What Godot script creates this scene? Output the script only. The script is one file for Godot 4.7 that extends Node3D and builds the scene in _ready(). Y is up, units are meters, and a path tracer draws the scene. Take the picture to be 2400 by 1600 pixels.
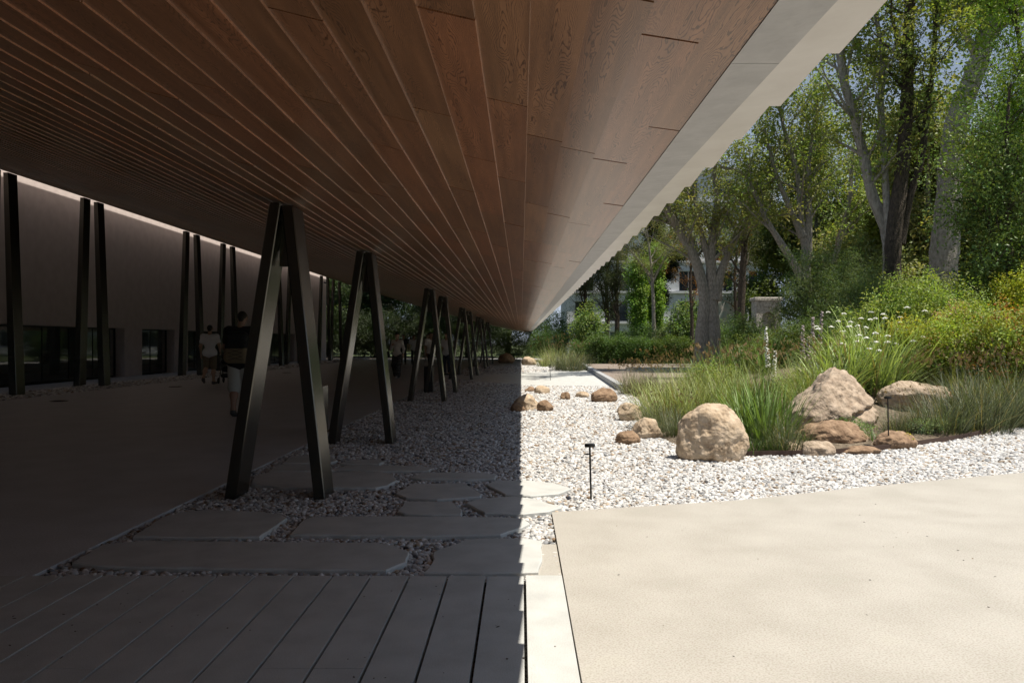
extends Node3D
# A long timber-lined canopy on leaning metal legs, beside a gravel and boulder garden in sunlight.
# Camera at the origin, 1.35 m up, looking along -z; the canopy edge runs parallel to z.

const EYE := 1.35
var rng := RandomNumberGenerator.new()
var taken := {}
var mats := {}

# ------------------------------------------------------------------ scene basics
func numbered(called: String, parent: Node) -> String:
	var key := str(parent.get_instance_id()) + called
	var n: int = taken.get(key, 0)
	taken[key] = n + 1
	return called if n == 0 else "%s_%03d" % [called, n]

func put(o: Node3D, called: String, parent: Node = self) -> Node3D:
	o.name = numbered(called, parent)
	parent.add_child(o, true)
	return o

func tag(o: Node3D, label: String, category: String, group := "") -> Node3D:
	o.set_meta("label", label)
	o.set_meta("category", category)
	if group:
		o.set_meta("group", group)
	return o

func thing(called: String, at: Vector3, label: String, category: String, group := "", turn := 0.0) -> Node3D:
	var o := Node3D.new()
	put(o, called)
	o.position = at
	o.rotation.y = turn
	return tag(o, label, category, group)

func part(called: String, m: Mesh, mat: Material, parent: Node = self, at := Vector3.ZERO) -> MeshInstance3D:
	var o := MeshInstance3D.new()
	o.mesh = m
	if mat:
		o.material_override = mat
	put(o, called, parent)
	o.position = at
	return o

func setting(called: String, m: Mesh, mat: Material) -> MeshInstance3D:
	var o := part(called, m, mat)
	o.set_meta("kind", "structure")
	return o

func scatter(called: String, m: Mesh, mat: Material, where: Array, tints: PackedColorArray, parent: Node = self) -> MultiMeshInstance3D:
	var mm := MultiMesh.new()
	mm.transform_format = MultiMesh.TRANSFORM_3D
	mm.use_colors = true
	mm.mesh = m
	mm.instance_count = where.size()
	for i in where.size():
		mm.set_instance_transform(i, where[i])
		mm.set_instance_color(i, tints[i])
	var o := MultiMeshInstance3D.new()
	o.multimesh = mm
	o.material_override = mat
	put(o, called, parent)
	o.set_meta("kind", "stuff")
	return o

func R(a: float, b: float) -> float:
	return rng.randf_range(a, b)

func lin(r: float, g: float, b: float) -> Color:
	return Color(r, g, b).linear_to_srgb()

# ------------------------------------------------------------------ mesh builder
class MB:
	var v := PackedVector3Array()
	var n := PackedVector3Array()
	var t := PackedVector2Array()
	var c := PackedColorArray()
	var i := PackedInt32Array()
	var col := Color.WHITE

	func vert(p: Vector3, nn: Vector3, uv := Vector2.ZERO) -> int:
		v.append(p); n.append(nn); t.append(uv); c.append(col)
		return v.size() - 1

	# corners run counter-clockwise seen from outside
	func quad(a: Vector3, b: Vector3, d: Vector3, e: Vector3, ua := Vector2(0, 0), ub := Vector2(1, 0), ud := Vector2(1, 1), ue := Vector2(0, 1)) -> void:
		var nn := (b - a).cross(d - a)
		if nn.length_squared() < 1e-16:
			nn = (d - a).cross(e - a)
		nn = nn.normalized()
		var k := vert(a, nn, ua)
		vert(b, nn, ub); vert(d, nn, ud); vert(e, nn, ue)
		i.append_array([k, k + 2, k + 1, k, k + 3, k + 2])

	func tri(a: Vector3, b: Vector3, d: Vector3, ua := Vector2(0, 0), ub := Vector2(1, 0), ud := Vector2(1, 1)) -> void:
		var nn := (b - a).cross(d - a).normalized()
		var k := vert(a, nn, ua)
		vert(b, nn, ub); vert(d, nn, ud)
		i.append_array([k, k + 2, k + 1])

	func hexa(p: Array) -> void: # p[0..3] bottom ring ccw seen from above, p[4..7] the top ring above it
		quad(p[3], p[2], p[1], p[0])
		quad(p[4], p[5], p[6], p[7])
		for k in 4:
			var m := (k + 1) % 4
			quad(p[k], p[m], p[4 + m], p[4 + k])

	func box(lo: Vector3, hi: Vector3) -> void:
		hexa([Vector3(lo.x, lo.y, hi.z), Vector3(hi.x, lo.y, hi.z), Vector3(hi.x, lo.y, lo.z), Vector3(lo.x, lo.y, lo.z),
			Vector3(lo.x, hi.y, hi.z), Vector3(hi.x, hi.y, hi.z), Vector3(hi.x, hi.y, lo.z), Vector3(lo.x, hi.y, lo.z)])

	func cbox(lo: Vector3, hi: Vector3, e: float) -> void: # box whose top edges are chamfered by e
		var y := hi.y - e
		box(lo, Vector3(hi.x, y, hi.z))
		hexa([Vector3(lo.x, y, hi.z), Vector3(hi.x, y, hi.z), Vector3(hi.x, y, lo.z), Vector3(lo.x, y, lo.z),
			Vector3(lo.x + e, hi.y, hi.z - e), Vector3(hi.x - e, hi.y, hi.z - e), Vector3(hi.x - e, hi.y, lo.z + e), Vector3(lo.x + e, hi.y, lo.z + e)])

	func tube(pts: Array, radii: Array, sides := 8, cap := true, vscale := 1.0) -> void:
		var side := Vector3.RIGHT
		var first := -1
		var run := 0.0
		var m := pts.size()
		for k in m:
			var d: Vector3 = (pts[mini(k + 1, m - 1)] - pts[maxi(k - 1, 0)]).normalized()
			if k > 0:
				run += pts[k].distance_to(pts[k - 1])
			side = side - d * side.dot(d)
			if side.length() < 0.05:
				side = Vector3.FORWARD - d * Vector3.FORWARD.dot(d)
			side = side.normalized()
			var up := d.cross(side)
			for s in sides + 1:
				var a := TAU * s / sides
				var o := side * cos(a) + up * sin(a)
				var id := vert(pts[k] + o * float(radii[k]), o, Vector2(float(s) / sides, run * vscale))
				if first < 0:
					first = id
		for k in m - 1:
			for s in sides:
				var a0 := first + k * (sides + 1) + s
				var b0 := a0 + sides + 1
				i.append_array([a0, b0, a0 + 1, a0 + 1, b0, b0 + 1])
		if cap:
			for e in [0, m - 1]:
				var d: Vector3 = (pts[1] - pts[0]).normalized() * -1.0 if e == 0 else (pts[m - 1] - pts[m - 2]).normalized()
				var k0 := vert(pts[e], d, Vector2.ZERO)
				for s in sides + 1:
					vert(v[first + e * (sides + 1) + s], d, Vector2.ZERO)
				for s in sides:
					if e == 0:
						i.append_array([k0, k0 + 1 + s, k0 + 2 + s])
					else:
						i.append_array([k0, k0 + 2 + s, k0 + 1 + s])

	func blob(at: Vector3, r: Vector3, rings := 6, sides := 8) -> void:
		var first := v.size()
		for a in rings + 1:
			for s in sides + 1:
				var th := PI * a / rings
				var o := Vector3(sin(th) * cos(TAU * s / sides), cos(th), sin(th) * sin(TAU * s / sides))
				vert(at + o * r, (o / r).normalized(), Vector2(float(s) / sides, float(a) / rings))
		for a in rings:
			for s in sides:
				var p := first + a * (sides + 1) + s
				var q := p + sides + 1
				i.append_array([p, q, p + 1, p + 1, q, q + 1])

	func prism(poly: PackedVector2Array, y0: float, y1: float, e := 0.0) -> void: # poly in (x, z), any order; top edge chamfered by e
		var pl := poly
		var area := 0.0
		for k in pl.size():
			area += pl[k].cross(pl[(k + 1) % pl.size()])
		if area > 0:
			pl.reverse() # counter-clockwise seen from above (x right, z towards the viewer)
		var top := pl
		if e > 0:
			var sh := Geometry2D.offset_polygon(pl, -e)
			if sh.size() and sh[0].size() >= 3:
				top = PackedVector2Array()
				for p in pl: # nearest point of the shrunken outline, so that rings match
					var best := Vector2.ZERO
					var bd := 1e9
					for k in sh[0].size():
						var q := Geometry2D.get_closest_point_to_segment(p, sh[0][k], sh[0][(k + 1) % sh[0].size()])
						if q.distance_to(p) < bd:
							bd = q.distance_to(p); best = q
					top.append(best)
		for k in pl.size():
			var m := (k + 1) % pl.size()
			var a := Vector3(pl[k].x, y0, pl[k].y)
			var b := Vector3(pl[m].x, y0, pl[m].y)
			quad(a, b, Vector3(pl[m].x, y1 - e, pl[m].y), Vector3(pl[k].x, y1 - e, pl[k].y))
			if e > 0:
				quad(Vector3(pl[k].x, y1 - e, pl[k].y), Vector3(pl[m].x, y1 - e, pl[m].y), Vector3(top[m].x, y1, top[m].y), Vector3(top[k].x, y1, top[k].y))
		var ids := Geometry2D.triangulate_polygon(top)
		var f := v.size()
		for p in top:
			vert(Vector3(p.x, y1, p.y), Vector3.UP, p)
		for k in range(0, ids.size(), 3):
			var A := top[ids[k]]; var B := top[ids[k + 1]]; var C := top[ids[k + 2]]
			if (B - A).cross(C - A) < 0:
				i.append_array([f + ids[k], f + ids[k + 2], f + ids[k + 1]])
			else:
				i.append_array([f + ids[k], f + ids[k + 1], f + ids[k + 2]])

	func mesh(colors := false) -> ArrayMesh:
		var a := []
		a.resize(Mesh.ARRAY_MAX)
		a[Mesh.ARRAY_VERTEX] = v
		a[Mesh.ARRAY_NORMAL] = n
		a[Mesh.ARRAY_TEX_UV] = t
		if colors:
			a[Mesh.ARRAY_COLOR] = c
		a[Mesh.ARRAY_INDEX] = i
		var m := ArrayMesh.new()
		m.add_surface_from_arrays(Mesh.PRIMITIVE_TRIANGLES, a)
		return m

# ------------------------------------------------------------------ materials
func noise(freq: float, octaves := 4, kind := FastNoiseLite.TYPE_SIMPLEX_SMOOTH, s := 1) -> FastNoiseLite:
	var f := FastNoiseLite.new()
	f.noise_type = kind
	f.frequency = freq
	f.fractal_octaves = octaves
	f.seed = s
	return f

func noise_tex(f: FastNoiseLite, size := 512, ramp: Array = [], stops: Array = []) -> NoiseTexture2D:
	var t := NoiseTexture2D.new()
	t.width = size
	t.height = size
	t.seamless = true
	t.noise = f
	if ramp:
		var g := Gradient.new()
		g.colors = PackedColorArray(ramp)
		g.offsets = PackedFloat32Array(stops)
		t.color_ramp = g
	return t

func plain(r: float, g: float, b: float, rough := 0.8, metal := 0.0) -> StandardMaterial3D:
	var m := StandardMaterial3D.new()
	m.albedo_color = lin(r, g, b)
	m.roughness = rough
	m.metallic = metal
	return m

# a mineral surface: mottled colour between dark and light, relief from a second noise
func mineral(dark: Color, light: Color, scale: float, relief: float, rough := 0.9, s := 1, mid := 0.5) -> StandardMaterial3D:
	var m := StandardMaterial3D.new()
	m.albedo_texture = noise_tex(noise(0.012, 6, FastNoiseLite.TYPE_SIMPLEX_SMOOTH, s), 512, [dark, dark.lerp(light, 0.55), light], [0.15, mid, 0.85])
	m.heightmap_enabled = true
	m.heightmap_texture = noise_tex(noise(0.035, 6, FastNoiseLite.TYPE_SIMPLEX_SMOOTH, s + 7), 512)
	m.heightmap_scale = relief
	m.roughness = rough
	m.uv1_triplanar = true
	m.uv1_world_triplanar = true
	m.uv1_scale = Vector3.ONE * scale
	return m

func leafy(rough := 0.55, glow := 0.55) -> StandardMaterial3D:
	var m := StandardMaterial3D.new()
	m.vertex_color_use_as_albedo = true
	m.roughness = rough
	m.backlight_enabled = true
	m.backlight = Color(glow, glow, glow * 0.7)
	return m

func wood_tex(s: int) -> ImageTexture:
	# flat-sawn boards: contour lines of a low mound stretched along the board
	var w := 192
	var h := 1024
	var im := Image.create_empty(w, h, false, Image.FORMAT_RGB8)
	var big := noise(1.0, 2, FastNoiseLite.TYPE_SIMPLEX_SMOOTH, s)
	var wob := noise(1.0, 3, FastNoiseLite.TYPE_SIMPLEX_SMOOTH, s + 40)
	var fib := noise(1.0, 2, FastNoiseLite.TYPE_SIMPLEX, s + 80)
	var cx := 0.5 + 0.28 * sin(s * 2.4)
	var tone := 0.94 + 0.05 * sin(s * 5.1)
	for y in h:
		var v := float(y) / h
		for x in w:
			var u := float(x) / w
			var d := (u - cx) * (u - cx) * 3.2 + 0.62 * big.get_noise_2d(u * 1.3, v * 2.4) + 0.03 * wob.get_noise_2d(u * 9.0, v * 26.0)
			var r := d * 17.0
			var f := r - floorf(r)
			var line := smoothstep(0.58, 0.93, f) * (1.0 - smoothstep(0.93, 1.0, f))
			var fine := 0.5 + 0.5 * fib.get_noise_2d(u * 90.0, v * 18.0)
			var k := tone * (1.0 - 0.42 * line) * (0.88 + 0.2 * fine) * (0.94 + 0.12 * big.get_noise_2d(u * 3.0 + 9.0, v * 2.0))
			im.set_pixel(x, y, Color(k, k * (1.0 - 0.07 * line), k * (1.0 - 0.14 * line)))
	return ImageTexture.create_from_image(im)

func make_materials() -> void:
	mats.walk = mineral(lin(0.47, 0.49, 0.51), lin(0.55, 0.57, 0.595), 0.22, 0.1, 0.42, 3)
	mats.paver = mineral(lin(0.47, 0.485, 0.475), lin(0.56, 0.575, 0.565), 0.5, 0.1, 0.7, 5)
	mats.plaza = mineral(lin(0.37, 0.352, 0.316), lin(0.42, 0.402, 0.366), 0.24, 0.06, 0.9, 9)
	var det := noise_tex(noise(0.3, 3, FastNoiseLite.TYPE_SIMPLEX, 4), 1024, [Color(0.88, 0.87, 0.85), Color(1, 1, 1), Color(1.0, 1.0, 1.0)], [0.2, 0.55, 1.0])
	for m in [mats.plaza, mats.walk, mats.paver]:
		m.detail_enabled = true
		m.detail_blend_mode = BaseMaterial3D.BLEND_MODE_MUL
		m.detail_albedo = det
		m.detail_uv_layer = BaseMaterial3D.DETAIL_UV_1
	mats.kerb = mineral(lin(0.3, 0.31, 0.32), lin(0.42, 0.43, 0.44), 0.8, 0.2, 0.9, 15)
	mats.gravel_base = mineral(lin(0.07, 0.06, 0.05), lin(0.3, 0.28, 0.25), 5.0, 3.0, 0.95, 21)  # sheet colour darkened so the gaps between pebbles look shaded
	mats.far_gravel = mineral(lin(0.3, 0.29, 0.28), lin(0.66, 0.65, 0.63), 6.0, 4.0, 0.95, 22)
	mats.soil = mineral(lin(0.1, 0.075, 0.05), lin(0.28, 0.225, 0.16), 1.5, 4.0, 0.95, 23)
	mats.brown_path = mineral(lin(0.17, 0.135, 0.11), lin(0.3, 0.25, 0.21), 1.2, 1.5, 0.95, 26)
	mats.lawn = mineral(lin(0.03, 0.05, 0.012), lin(0.09, 0.11, 0.03), 0.8, 4.0, 0.95, 24)
	mats.rock_tan = mineral(lin(0.36, 0.265, 0.175), lin(0.6, 0.495, 0.375), 0.9, 1.3, 0.93, 31)
	mats.rock_brown = mineral(lin(0.17, 0.105, 0.062), lin(0.4, 0.28, 0.185), 1.2, 1.3, 0.93, 33)
	mats.rock_grey = mineral(lin(0.27, 0.205, 0.15), lin(0.52, 0.425, 0.33), 1.1, 1.3, 0.93, 35)
	var cr := noise(0.011, 3, FastNoiseLite.TYPE_CELLULAR, 91)
	cr.cellular_return_type = FastNoiseLite.RETURN_DISTANCE2_SUB
	cr.domain_warp_enabled = true
	cr.domain_warp_amplitude = 40.0
	cr.domain_warp_frequency = 0.02
	var crack := noise_tex(cr, 512, [Color(0.62, 0.57, 0.53), Color(0.93, 0.92, 0.9), Color(1, 1, 1)], [0.02, 0.14, 0.5])
	for k in ["rock_tan", "rock_brown", "rock_grey"]:
		mats[k].detail_enabled = true
		mats[k].detail_blend_mode = BaseMaterial3D.BLEND_MODE_MUL
		mats[k].detail_albedo = crack
	mats.plaster = mineral(lin(0.62, 0.54, 0.515), lin(0.68, 0.6, 0.575), 0.35, 0.2, 0.85, 41)
	mats.leg = plain(0.115, 0.112, 0.1, 0.25, 1.0)
	mats.leg.roughness = 0.27
	mats.black = plain(0.012, 0.012, 0.012, 0.55)
	mats.backing = plain(0.02, 0.017, 0.015, 0.9)
	mats.roof = plain(0.75, 0.75, 0.73, 0.8)  # white of the added upstand that bounces light into the wall slot
	mats.beam = mineral(lin(0.38, 0.38, 0.39), lin(0.44, 0.44, 0.45), 1.0, 0.2, 0.55, 51)
	mats.tile = mineral(lin(0.55, 0.525, 0.5), lin(0.62, 0.6, 0.575), 0.7, 0.1, 0.32, 53)
	for k in 6:
		var m := StandardMaterial3D.new()
		m.albedo_texture = wood_tex(k + 1)
		m.albedo_color = lin(0.39 + 0.02 * (k % 3 - 1), 0.183 + 0.01 * (k % 2), 0.092 + 0.008 * (k % 2))
		m.roughness = 0.3
		m.metallic_specular = 0.5
		mats["wood%d" % k] = m
	var glass := StandardMaterial3D.new()
	glass.transparency = BaseMaterial3D.TRANSPARENCY_ALPHA
	glass.albedo_color = Color(0.5, 0.55, 0.55, 0.18)
	glass.roughness = 0.02
	mats.glass = glass
	mats.dark_frame = plain(0.02, 0.02, 0.02, 0.4, 0.5)
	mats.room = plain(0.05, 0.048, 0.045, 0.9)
	mats.corten = plain(0.06, 0.035, 0.025, 0.85)
	mats.bark_pale = mineral(lin(0.2, 0.18, 0.15), lin(0.44, 0.41, 0.36), 1.6, 3.0, 0.95, 61)
	mats.bark_grey = mineral(lin(0.17, 0.155, 0.13), lin(0.4, 0.37, 0.32), 2.2, 4.0, 0.95, 63)
	mats.bark_dark = mineral(lin(0.035, 0.027, 0.02), lin(0.13, 0.1, 0.07), 2.2, 5.0, 0.95, 65)
	for m in [mats.bark_pale, mats.bark_grey, mats.bark_dark]:
		m.uv1_scale *= Vector3(1.0, 0.35, 1.0)
	mats.leaf = leafy(0.55, 0.95)
	mats.leaf_shiny = leafy(0.38, 0.8)
	mats.leaf_shiny.metallic_specular = 0.3
	mats.blade = leafy(0.5, 0.8)
	mats.pebble = StandardMaterial3D.new()
	mats.pebble.vertex_color_use_as_albedo = true
	mats.pebble.roughness = 0.85
	mats.facade = mineral(lin(0.55, 0.57, 0.6), lin(0.66, 0.68, 0.7), 0.25, 0.1, 0.9, 71)
	mats.facade_trim = plain(0.62, 0.63, 0.64, 0.85)
	mats.dark_glass = plain(0.03, 0.04, 0.05, 0.08)
	mats.old_stone = mineral(lin(0.3, 0.28, 0.25), lin(0.58, 0.55, 0.5), 1.0, 2.0, 0.95, 73)
	mats.mural = mineral(lin(0.38, 0.46, 0.42), lin(0.66, 0.58, 0.52), 0.22, 0.0, 0.9, 75)
	mats.petal = plain(0.78, 0.78, 0.72, 0.7)
	mats.bract = plain(0.42, 0.34, 0.36, 0.7)

# ------------------------------------------------------------------ the canopy
var prof_x := PackedFloat32Array()
var prof_y := PackedFloat32Array()

func make_profile() -> void: # soffit height over x, from the low garden edge up to the wall
	var sx := [0.527, 0.4, 0.3, 0.1, -0.4, -2.08, -15.2]
	var ss := [0.065, 0.09, 0.14, 0.17, 0.205, 0.235, 0.348]
	var x := 0.527
	var y := EYE + 0.698
	while x > -15.2:
		prof_x.append(x)
		prof_y.append(y)
		var k := 0
		while k < sx.size() - 2 and x <= sx[k + 1]:
			k += 1
		var f: float = (sx[k] - x) / (sx[k] - sx[k + 1])
		y += lerpf(ss[k], ss[k + 1], f) * 0.02
		x -= 0.02

func soffit(x: float) -> float:
	var k := clampf((0.527 - x) / 0.02, 0.0, prof_x.size() - 1.001)
	var j := int(k)
	return lerpf(prof_y[j], prof_y[j + 1], k - j)

func board(b: MB, a: Vector2, e: Vector2, z0: float, z1: float, thick: float, flip: bool, voff: float) -> void:
	# a, e: cross-section ends of the visible face (a on the garden side), z0 near, z1 far
	var up := Vector2(a.y - e.y, e.x - a.x).normalized()
	if up.y < 0:
		up = -up
	var a2 := a + up * thick
	var e2 := e + up * thick
	var A := Vector3(a.x, a.y, z0); var B := Vector3(e.x, e.y, z0)
	var C := Vector3(e.x, e.y, z1); var D := Vector3(a.x, a.y, z1)
	var A2 := Vector3(a2.x, a2.y, z0); var B2 := Vector3(e2.x, e2.y, z0)
	var C2 := Vector3(e2.x, e2.y, z1); var D2 := Vector3(a2.x, a2.y, z1)
	var u0 := 1.0 if flip else 0.0
	var v0 := voff
	var v1 := voff + (z0 - z1) / 1.9 * (-1.0 if flip else 1.0)
	b.quad(A, B, C, D, Vector2(u0, v0), Vector2(1 - u0, v0), Vector2(1 - u0, v1), Vector2(u0, v1))
	b.quad(A, D, D2, A2, Vector2(u0, v0), Vector2(u0, v1), Vector2(u0 + 0.1, v1), Vector2(u0 + 0.1, v0))
	b.quad(C, B, B2, C2, Vector2(1 - u0, v1), Vector2(1 - u0, v0), Vector2(0.9 - u0, v0), Vector2(0.9 - u0, v1))
	b.quad(B, A, A2, B2, Vector2(0, v0), Vector2(1, v0), Vector2(1, v0 + 0.02), Vector2(0, v0 + 0.02))
	b.quad(D, C, C2, D2, Vector2(0, v1), Vector2(1, v1), Vector2(1, v1 + 0.02), Vector2(0, v1 + 0.02))
	b.quad(A2, D2, C2, B2, Vector2(0, v0), Vector2(0, v1), Vector2(1, v1), Vector2(1, v0))

func build_canopy() -> void:
	make_profile()
	var root := thing("canopy", Vector3.ZERO, "long low canopy with a timber board soffit and white tiled edge", "canopy")
	var zn := 34.0
	var zf := -62.5
	# seams between the board courses, from the garden edge to the wall
	var seams := [0.527]
	for r in [0.597, 0.393, 0.2057, 0.0265, -0.1446, -0.315, -0.4725, -0.6205, -0.768, -0.9135, -1.043, -1.186, -1.30, -1.422, -1.528]:
		var lo := -4.0
		var hi := 0.6
		for k in 40:
			var m := (lo + hi) / 2
			if m - r * (soffit(m) - EYE) > 0:
				hi = m
			else:
				lo = m
		seams.append(lo)
	while seams[-1] > -14.22:
		seams.append(seams[-1] - 0.17)
	var boards := []
	for c in seams.size() - 1:
		var xa: float = seams[c]
		var xe: float = seams[c + 1] + 0.0015
		var z := zn - R(0.0, 2.0)
		while z > zf:
			var L := R(1.2, 1.85)
			if z - L < zf + 0.5:
				L = z - zf
			var mid := Vector3((xa + xe) / 2, soffit((xa + xe) / 2), z - L / 2)
			var d := -minf(z - L * 0.5, -1.2)
			var px := 1829.0 * mid.x / d
			var py := 1829.0 * (mid.y - EYE) / d
			var seen := z - L < -1.3 and absf(px) < 1300 and py < 900 and z < 0.5
			boards.append({"xa": xa, "xe": xe, "z": z, "L": L, "k": rng.randi() % 6, "flip": rng.randf() < 0.5, "v": R(0, 3), "lift": R(0.0, 0.002),
				"area": (xa - xe) * L * (mid.y - EYE) / pow(d, 3) * (1.0 if seen else 0.0)})
			z -= L
	boards.sort_custom(func(p, q): return p.area > q.area)
	var rest := []
	for k in 6:
		rest.append(MB.new())
	for j in boards.size():
		var o = boards[j]
		var b: MB = MB.new() if j < 290 else rest[o.k]
		board(b, Vector2(o.xa, soffit(o.xa) + o.lift), Vector2(o.xe, soffit(o.xe) + o.lift + 0.0065), o.z - 0.004, o.z - o.L + 0.005, 0.014, o.flip, o.v)
		if j < 290:
			part("plank", b.mesh(), mats["wood%d" % o.k], root)
	var am := ArrayMesh.new()
	for k in 6:
		var one: ArrayMesh = rest[k].mesh()
		am.add_surface_from_arrays(Mesh.PRIMITIVE_TRIANGLES, one.surface_get_arrays(0))
		am.surface_set_material(k, mats["wood%d" % k])
	part("plank_field", am, null, root).set_meta("kind", "stuff")
	# the shell above the boards
	var b := MB.new()
	var xs := []
	var x := 0.62
	while x > -14.4:
		xs.append(x)
		x -= 0.28
	xs.append(-14.4)
	for k in xs.size() - 1:
		var p: float = xs[k]
		var q: float = xs[k + 1]
		var p0 := soffit(p) + 0.045; var q0 := soffit(q) + 0.045
		var p1 := soffit(p) + 0.26; var q1 := soffit(q) + 0.26
		b.quad(Vector3(p, p0, zn), Vector3(q, q0, zn), Vector3(q, q0, zf), Vector3(p, p0, zf))
		b.quad(Vector3(q, q1, zn), Vector3(p, p1, zn), Vector3(p, p1, zf), Vector3(q, q1, zf))
		b.quad(Vector3(q, q0, zn), Vector3(p, p0, zn), Vector3(p, p1, zn), Vector3(q, q1, zn))
		b.quad(Vector3(p, p0, zf), Vector3(q, q0, zf), Vector3(q, q1, zf), Vector3(p, p1, zf))
	var l := -14.4
	b.quad(Vector3(l, soffit(l), zn), Vector3(l, soffit(l) + 0.26, zn), Vector3(l, soffit(l) + 0.26, zf), Vector3(l, soffit(l), zf))
	part("roof_deck", b.mesh(), mats.backing, root)
	var light_upstand := MB.new()  # unseen tall upstand, added to bounce sunlight down between roof edge and wall
	light_upstand.box(Vector3(l - 0.001, soffit(l) + 0.02, zf + 0.01), Vector3(l + 0.25, soffit(l) + 2.2, zn - 0.01))
	part("parapet", light_upstand.mesh(), mats.roof, root)
	# grey edge beam in lengths, then the white tiles that hang over its outer side
	var y0 := EYE + 0.6972
	var z := zn
	while z > zf:
		var e := MB.new()
		var L := minf(3.6, z - zf)
		e.box(Vector3(0.5273, y0, z - L + 0.003), Vector3(0.648, y0 + 0.2, z))
		part("edge_beam", e.mesh(), mats.beam, root)
		z -= L
	var tile := MB.new()
	# one ceramic tile, 0.43 long, its far end set out a little over the next one
	tile.hexa([Vector3(0, 0.006, 0.0), Vector3(0.118, 0.012, 0.0), Vector3(0.138, 0.0, -0.43), Vector3(0, -0.004, -0.43),
		Vector3(0, 0.05, 0.0), Vector3(0.112, 0.05, 0.0), Vector3(0.132, 0.04, -0.43), Vector3(0, 0.04, -0.43)])
	tile.hexa([Vector3(-0.2, 0.05, 0.0), Vector3(0.112, 0.05, 0.0), Vector3(0.132, 0.04, -0.43), Vector3(-0.2, 0.04, -0.43),
		Vector3(-0.2, 0.1, 0.0), Vector3(0.095, 0.062, 0.0), Vector3(0.114, 0.052, -0.43), Vector3(-0.2, 0.09, -0.43)])
	var tm := tile.mesh()
	z = 6.0 - 0.21
	var n := 0
	while z > zf + 0.3:
		var o := part("edge_tile", tm, mats.tile, root, Vector3(0.652 + R(-0.003, 0.003), y0 + 0.022 + R(-0.003, 0.003), z))
		o.rotation.y = R(-0.01, 0.01)
		o.rotation.z = R(-0.02, 0.02)
		z -= 0.432
		n += 1

# one column: two leaning plates that meet under the soffit
func leg_mesh(bot: Vector3, top: Vector3, w0: float, w1: float, deep: float) -> Mesh:
	var b := MB.new()
	var e := 0.008
	var rings := []
	for r in [[bot, w0], [top, w1]]:
		var c: Vector3 = r[0]
		var w: float = r[1] / 2
		rings.append([c + Vector3(-w + e, 0, deep / 2), c + Vector3(w - e, 0, deep / 2), c + Vector3(w, 0, deep / 2 - e), c + Vector3(w, 0, -deep / 2 + e),
			c + Vector3(w - e, 0, -deep / 2), c + Vector3(-w + e, 0, -deep / 2), c + Vector3(-w, 0, -deep / 2 + e), c + Vector3(-w, 0, deep / 2 - e)])
	for k in 8:
		var m := (k + 1) % 8
		b.quad(rings[0][k], rings[0][m], rings[1][m], rings[1][k])
	for k in range(1, 7):
		b.tri(rings[1][0], rings[1][k], rings[1][k + 1])
	return b.mesh()

func column(x: float, z: float, spread: float, w0: float, w1: float, deep: float, lean: float, label: String, group: String) -> void:
	var root := thing("leaning_column", Vector3(x, -0.03, z), label, "column", group)
	var gap := w1 * 0.52 if w0 < 0.15 else 0.205
	for s in [-1.0, 1.0]:
		var tx: float = x + lean + s * gap
		var ty := soffit(tx + w1 * 0.5) + 0.02
		part("leg", leg_mesh(Vector3(s * spread / 2, 0, 0), Vector3(lean + s * gap, ty, 0), w0, w1, deep), mats.leg, root)
	var ty := soffit(x + lean) - 0.62
	if w0 > 0.15:
		return
	var g := MB.new()
	g.box(Vector3(lean - gap * 1.0, ty + 0.1, -0.03), Vector3(lean + gap * 1.0, ty + 0.5, 0.03))
	part("gusset", g.mesh(), mats.leg, root)

func build_columns() -> void:
	var where := ["nearest", "second", "third", "fourth", "fifth", "sixth", "seventh", "eighth", "ninth"]
	var zs := [-7.05, -10.7, -18.1, -21.2, -28.2, -31.8, -38.7, -42.0, -49.2]
	for k in 9:
		column(-2.135, zs[k], 0.78, 0.1, 0.1, 0.33, 0.055,
			"dark metal two-legged column on the gravel, %s of the row beside the garden" % where[k], "columns along the gravel")
	var zl := [-20.0, -24.2, -31.5, -35.4, -42.1, -45.6, -52.8, -56.2]
	for k in 8:
		column(-13.05, zl[k], 0.76, 0.2, 0.13, 0.36, 0.0,
			"tall dark two-legged column by the plaster wall, %s of its row going away" % where[k], "tall columns along the wall")

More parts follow.
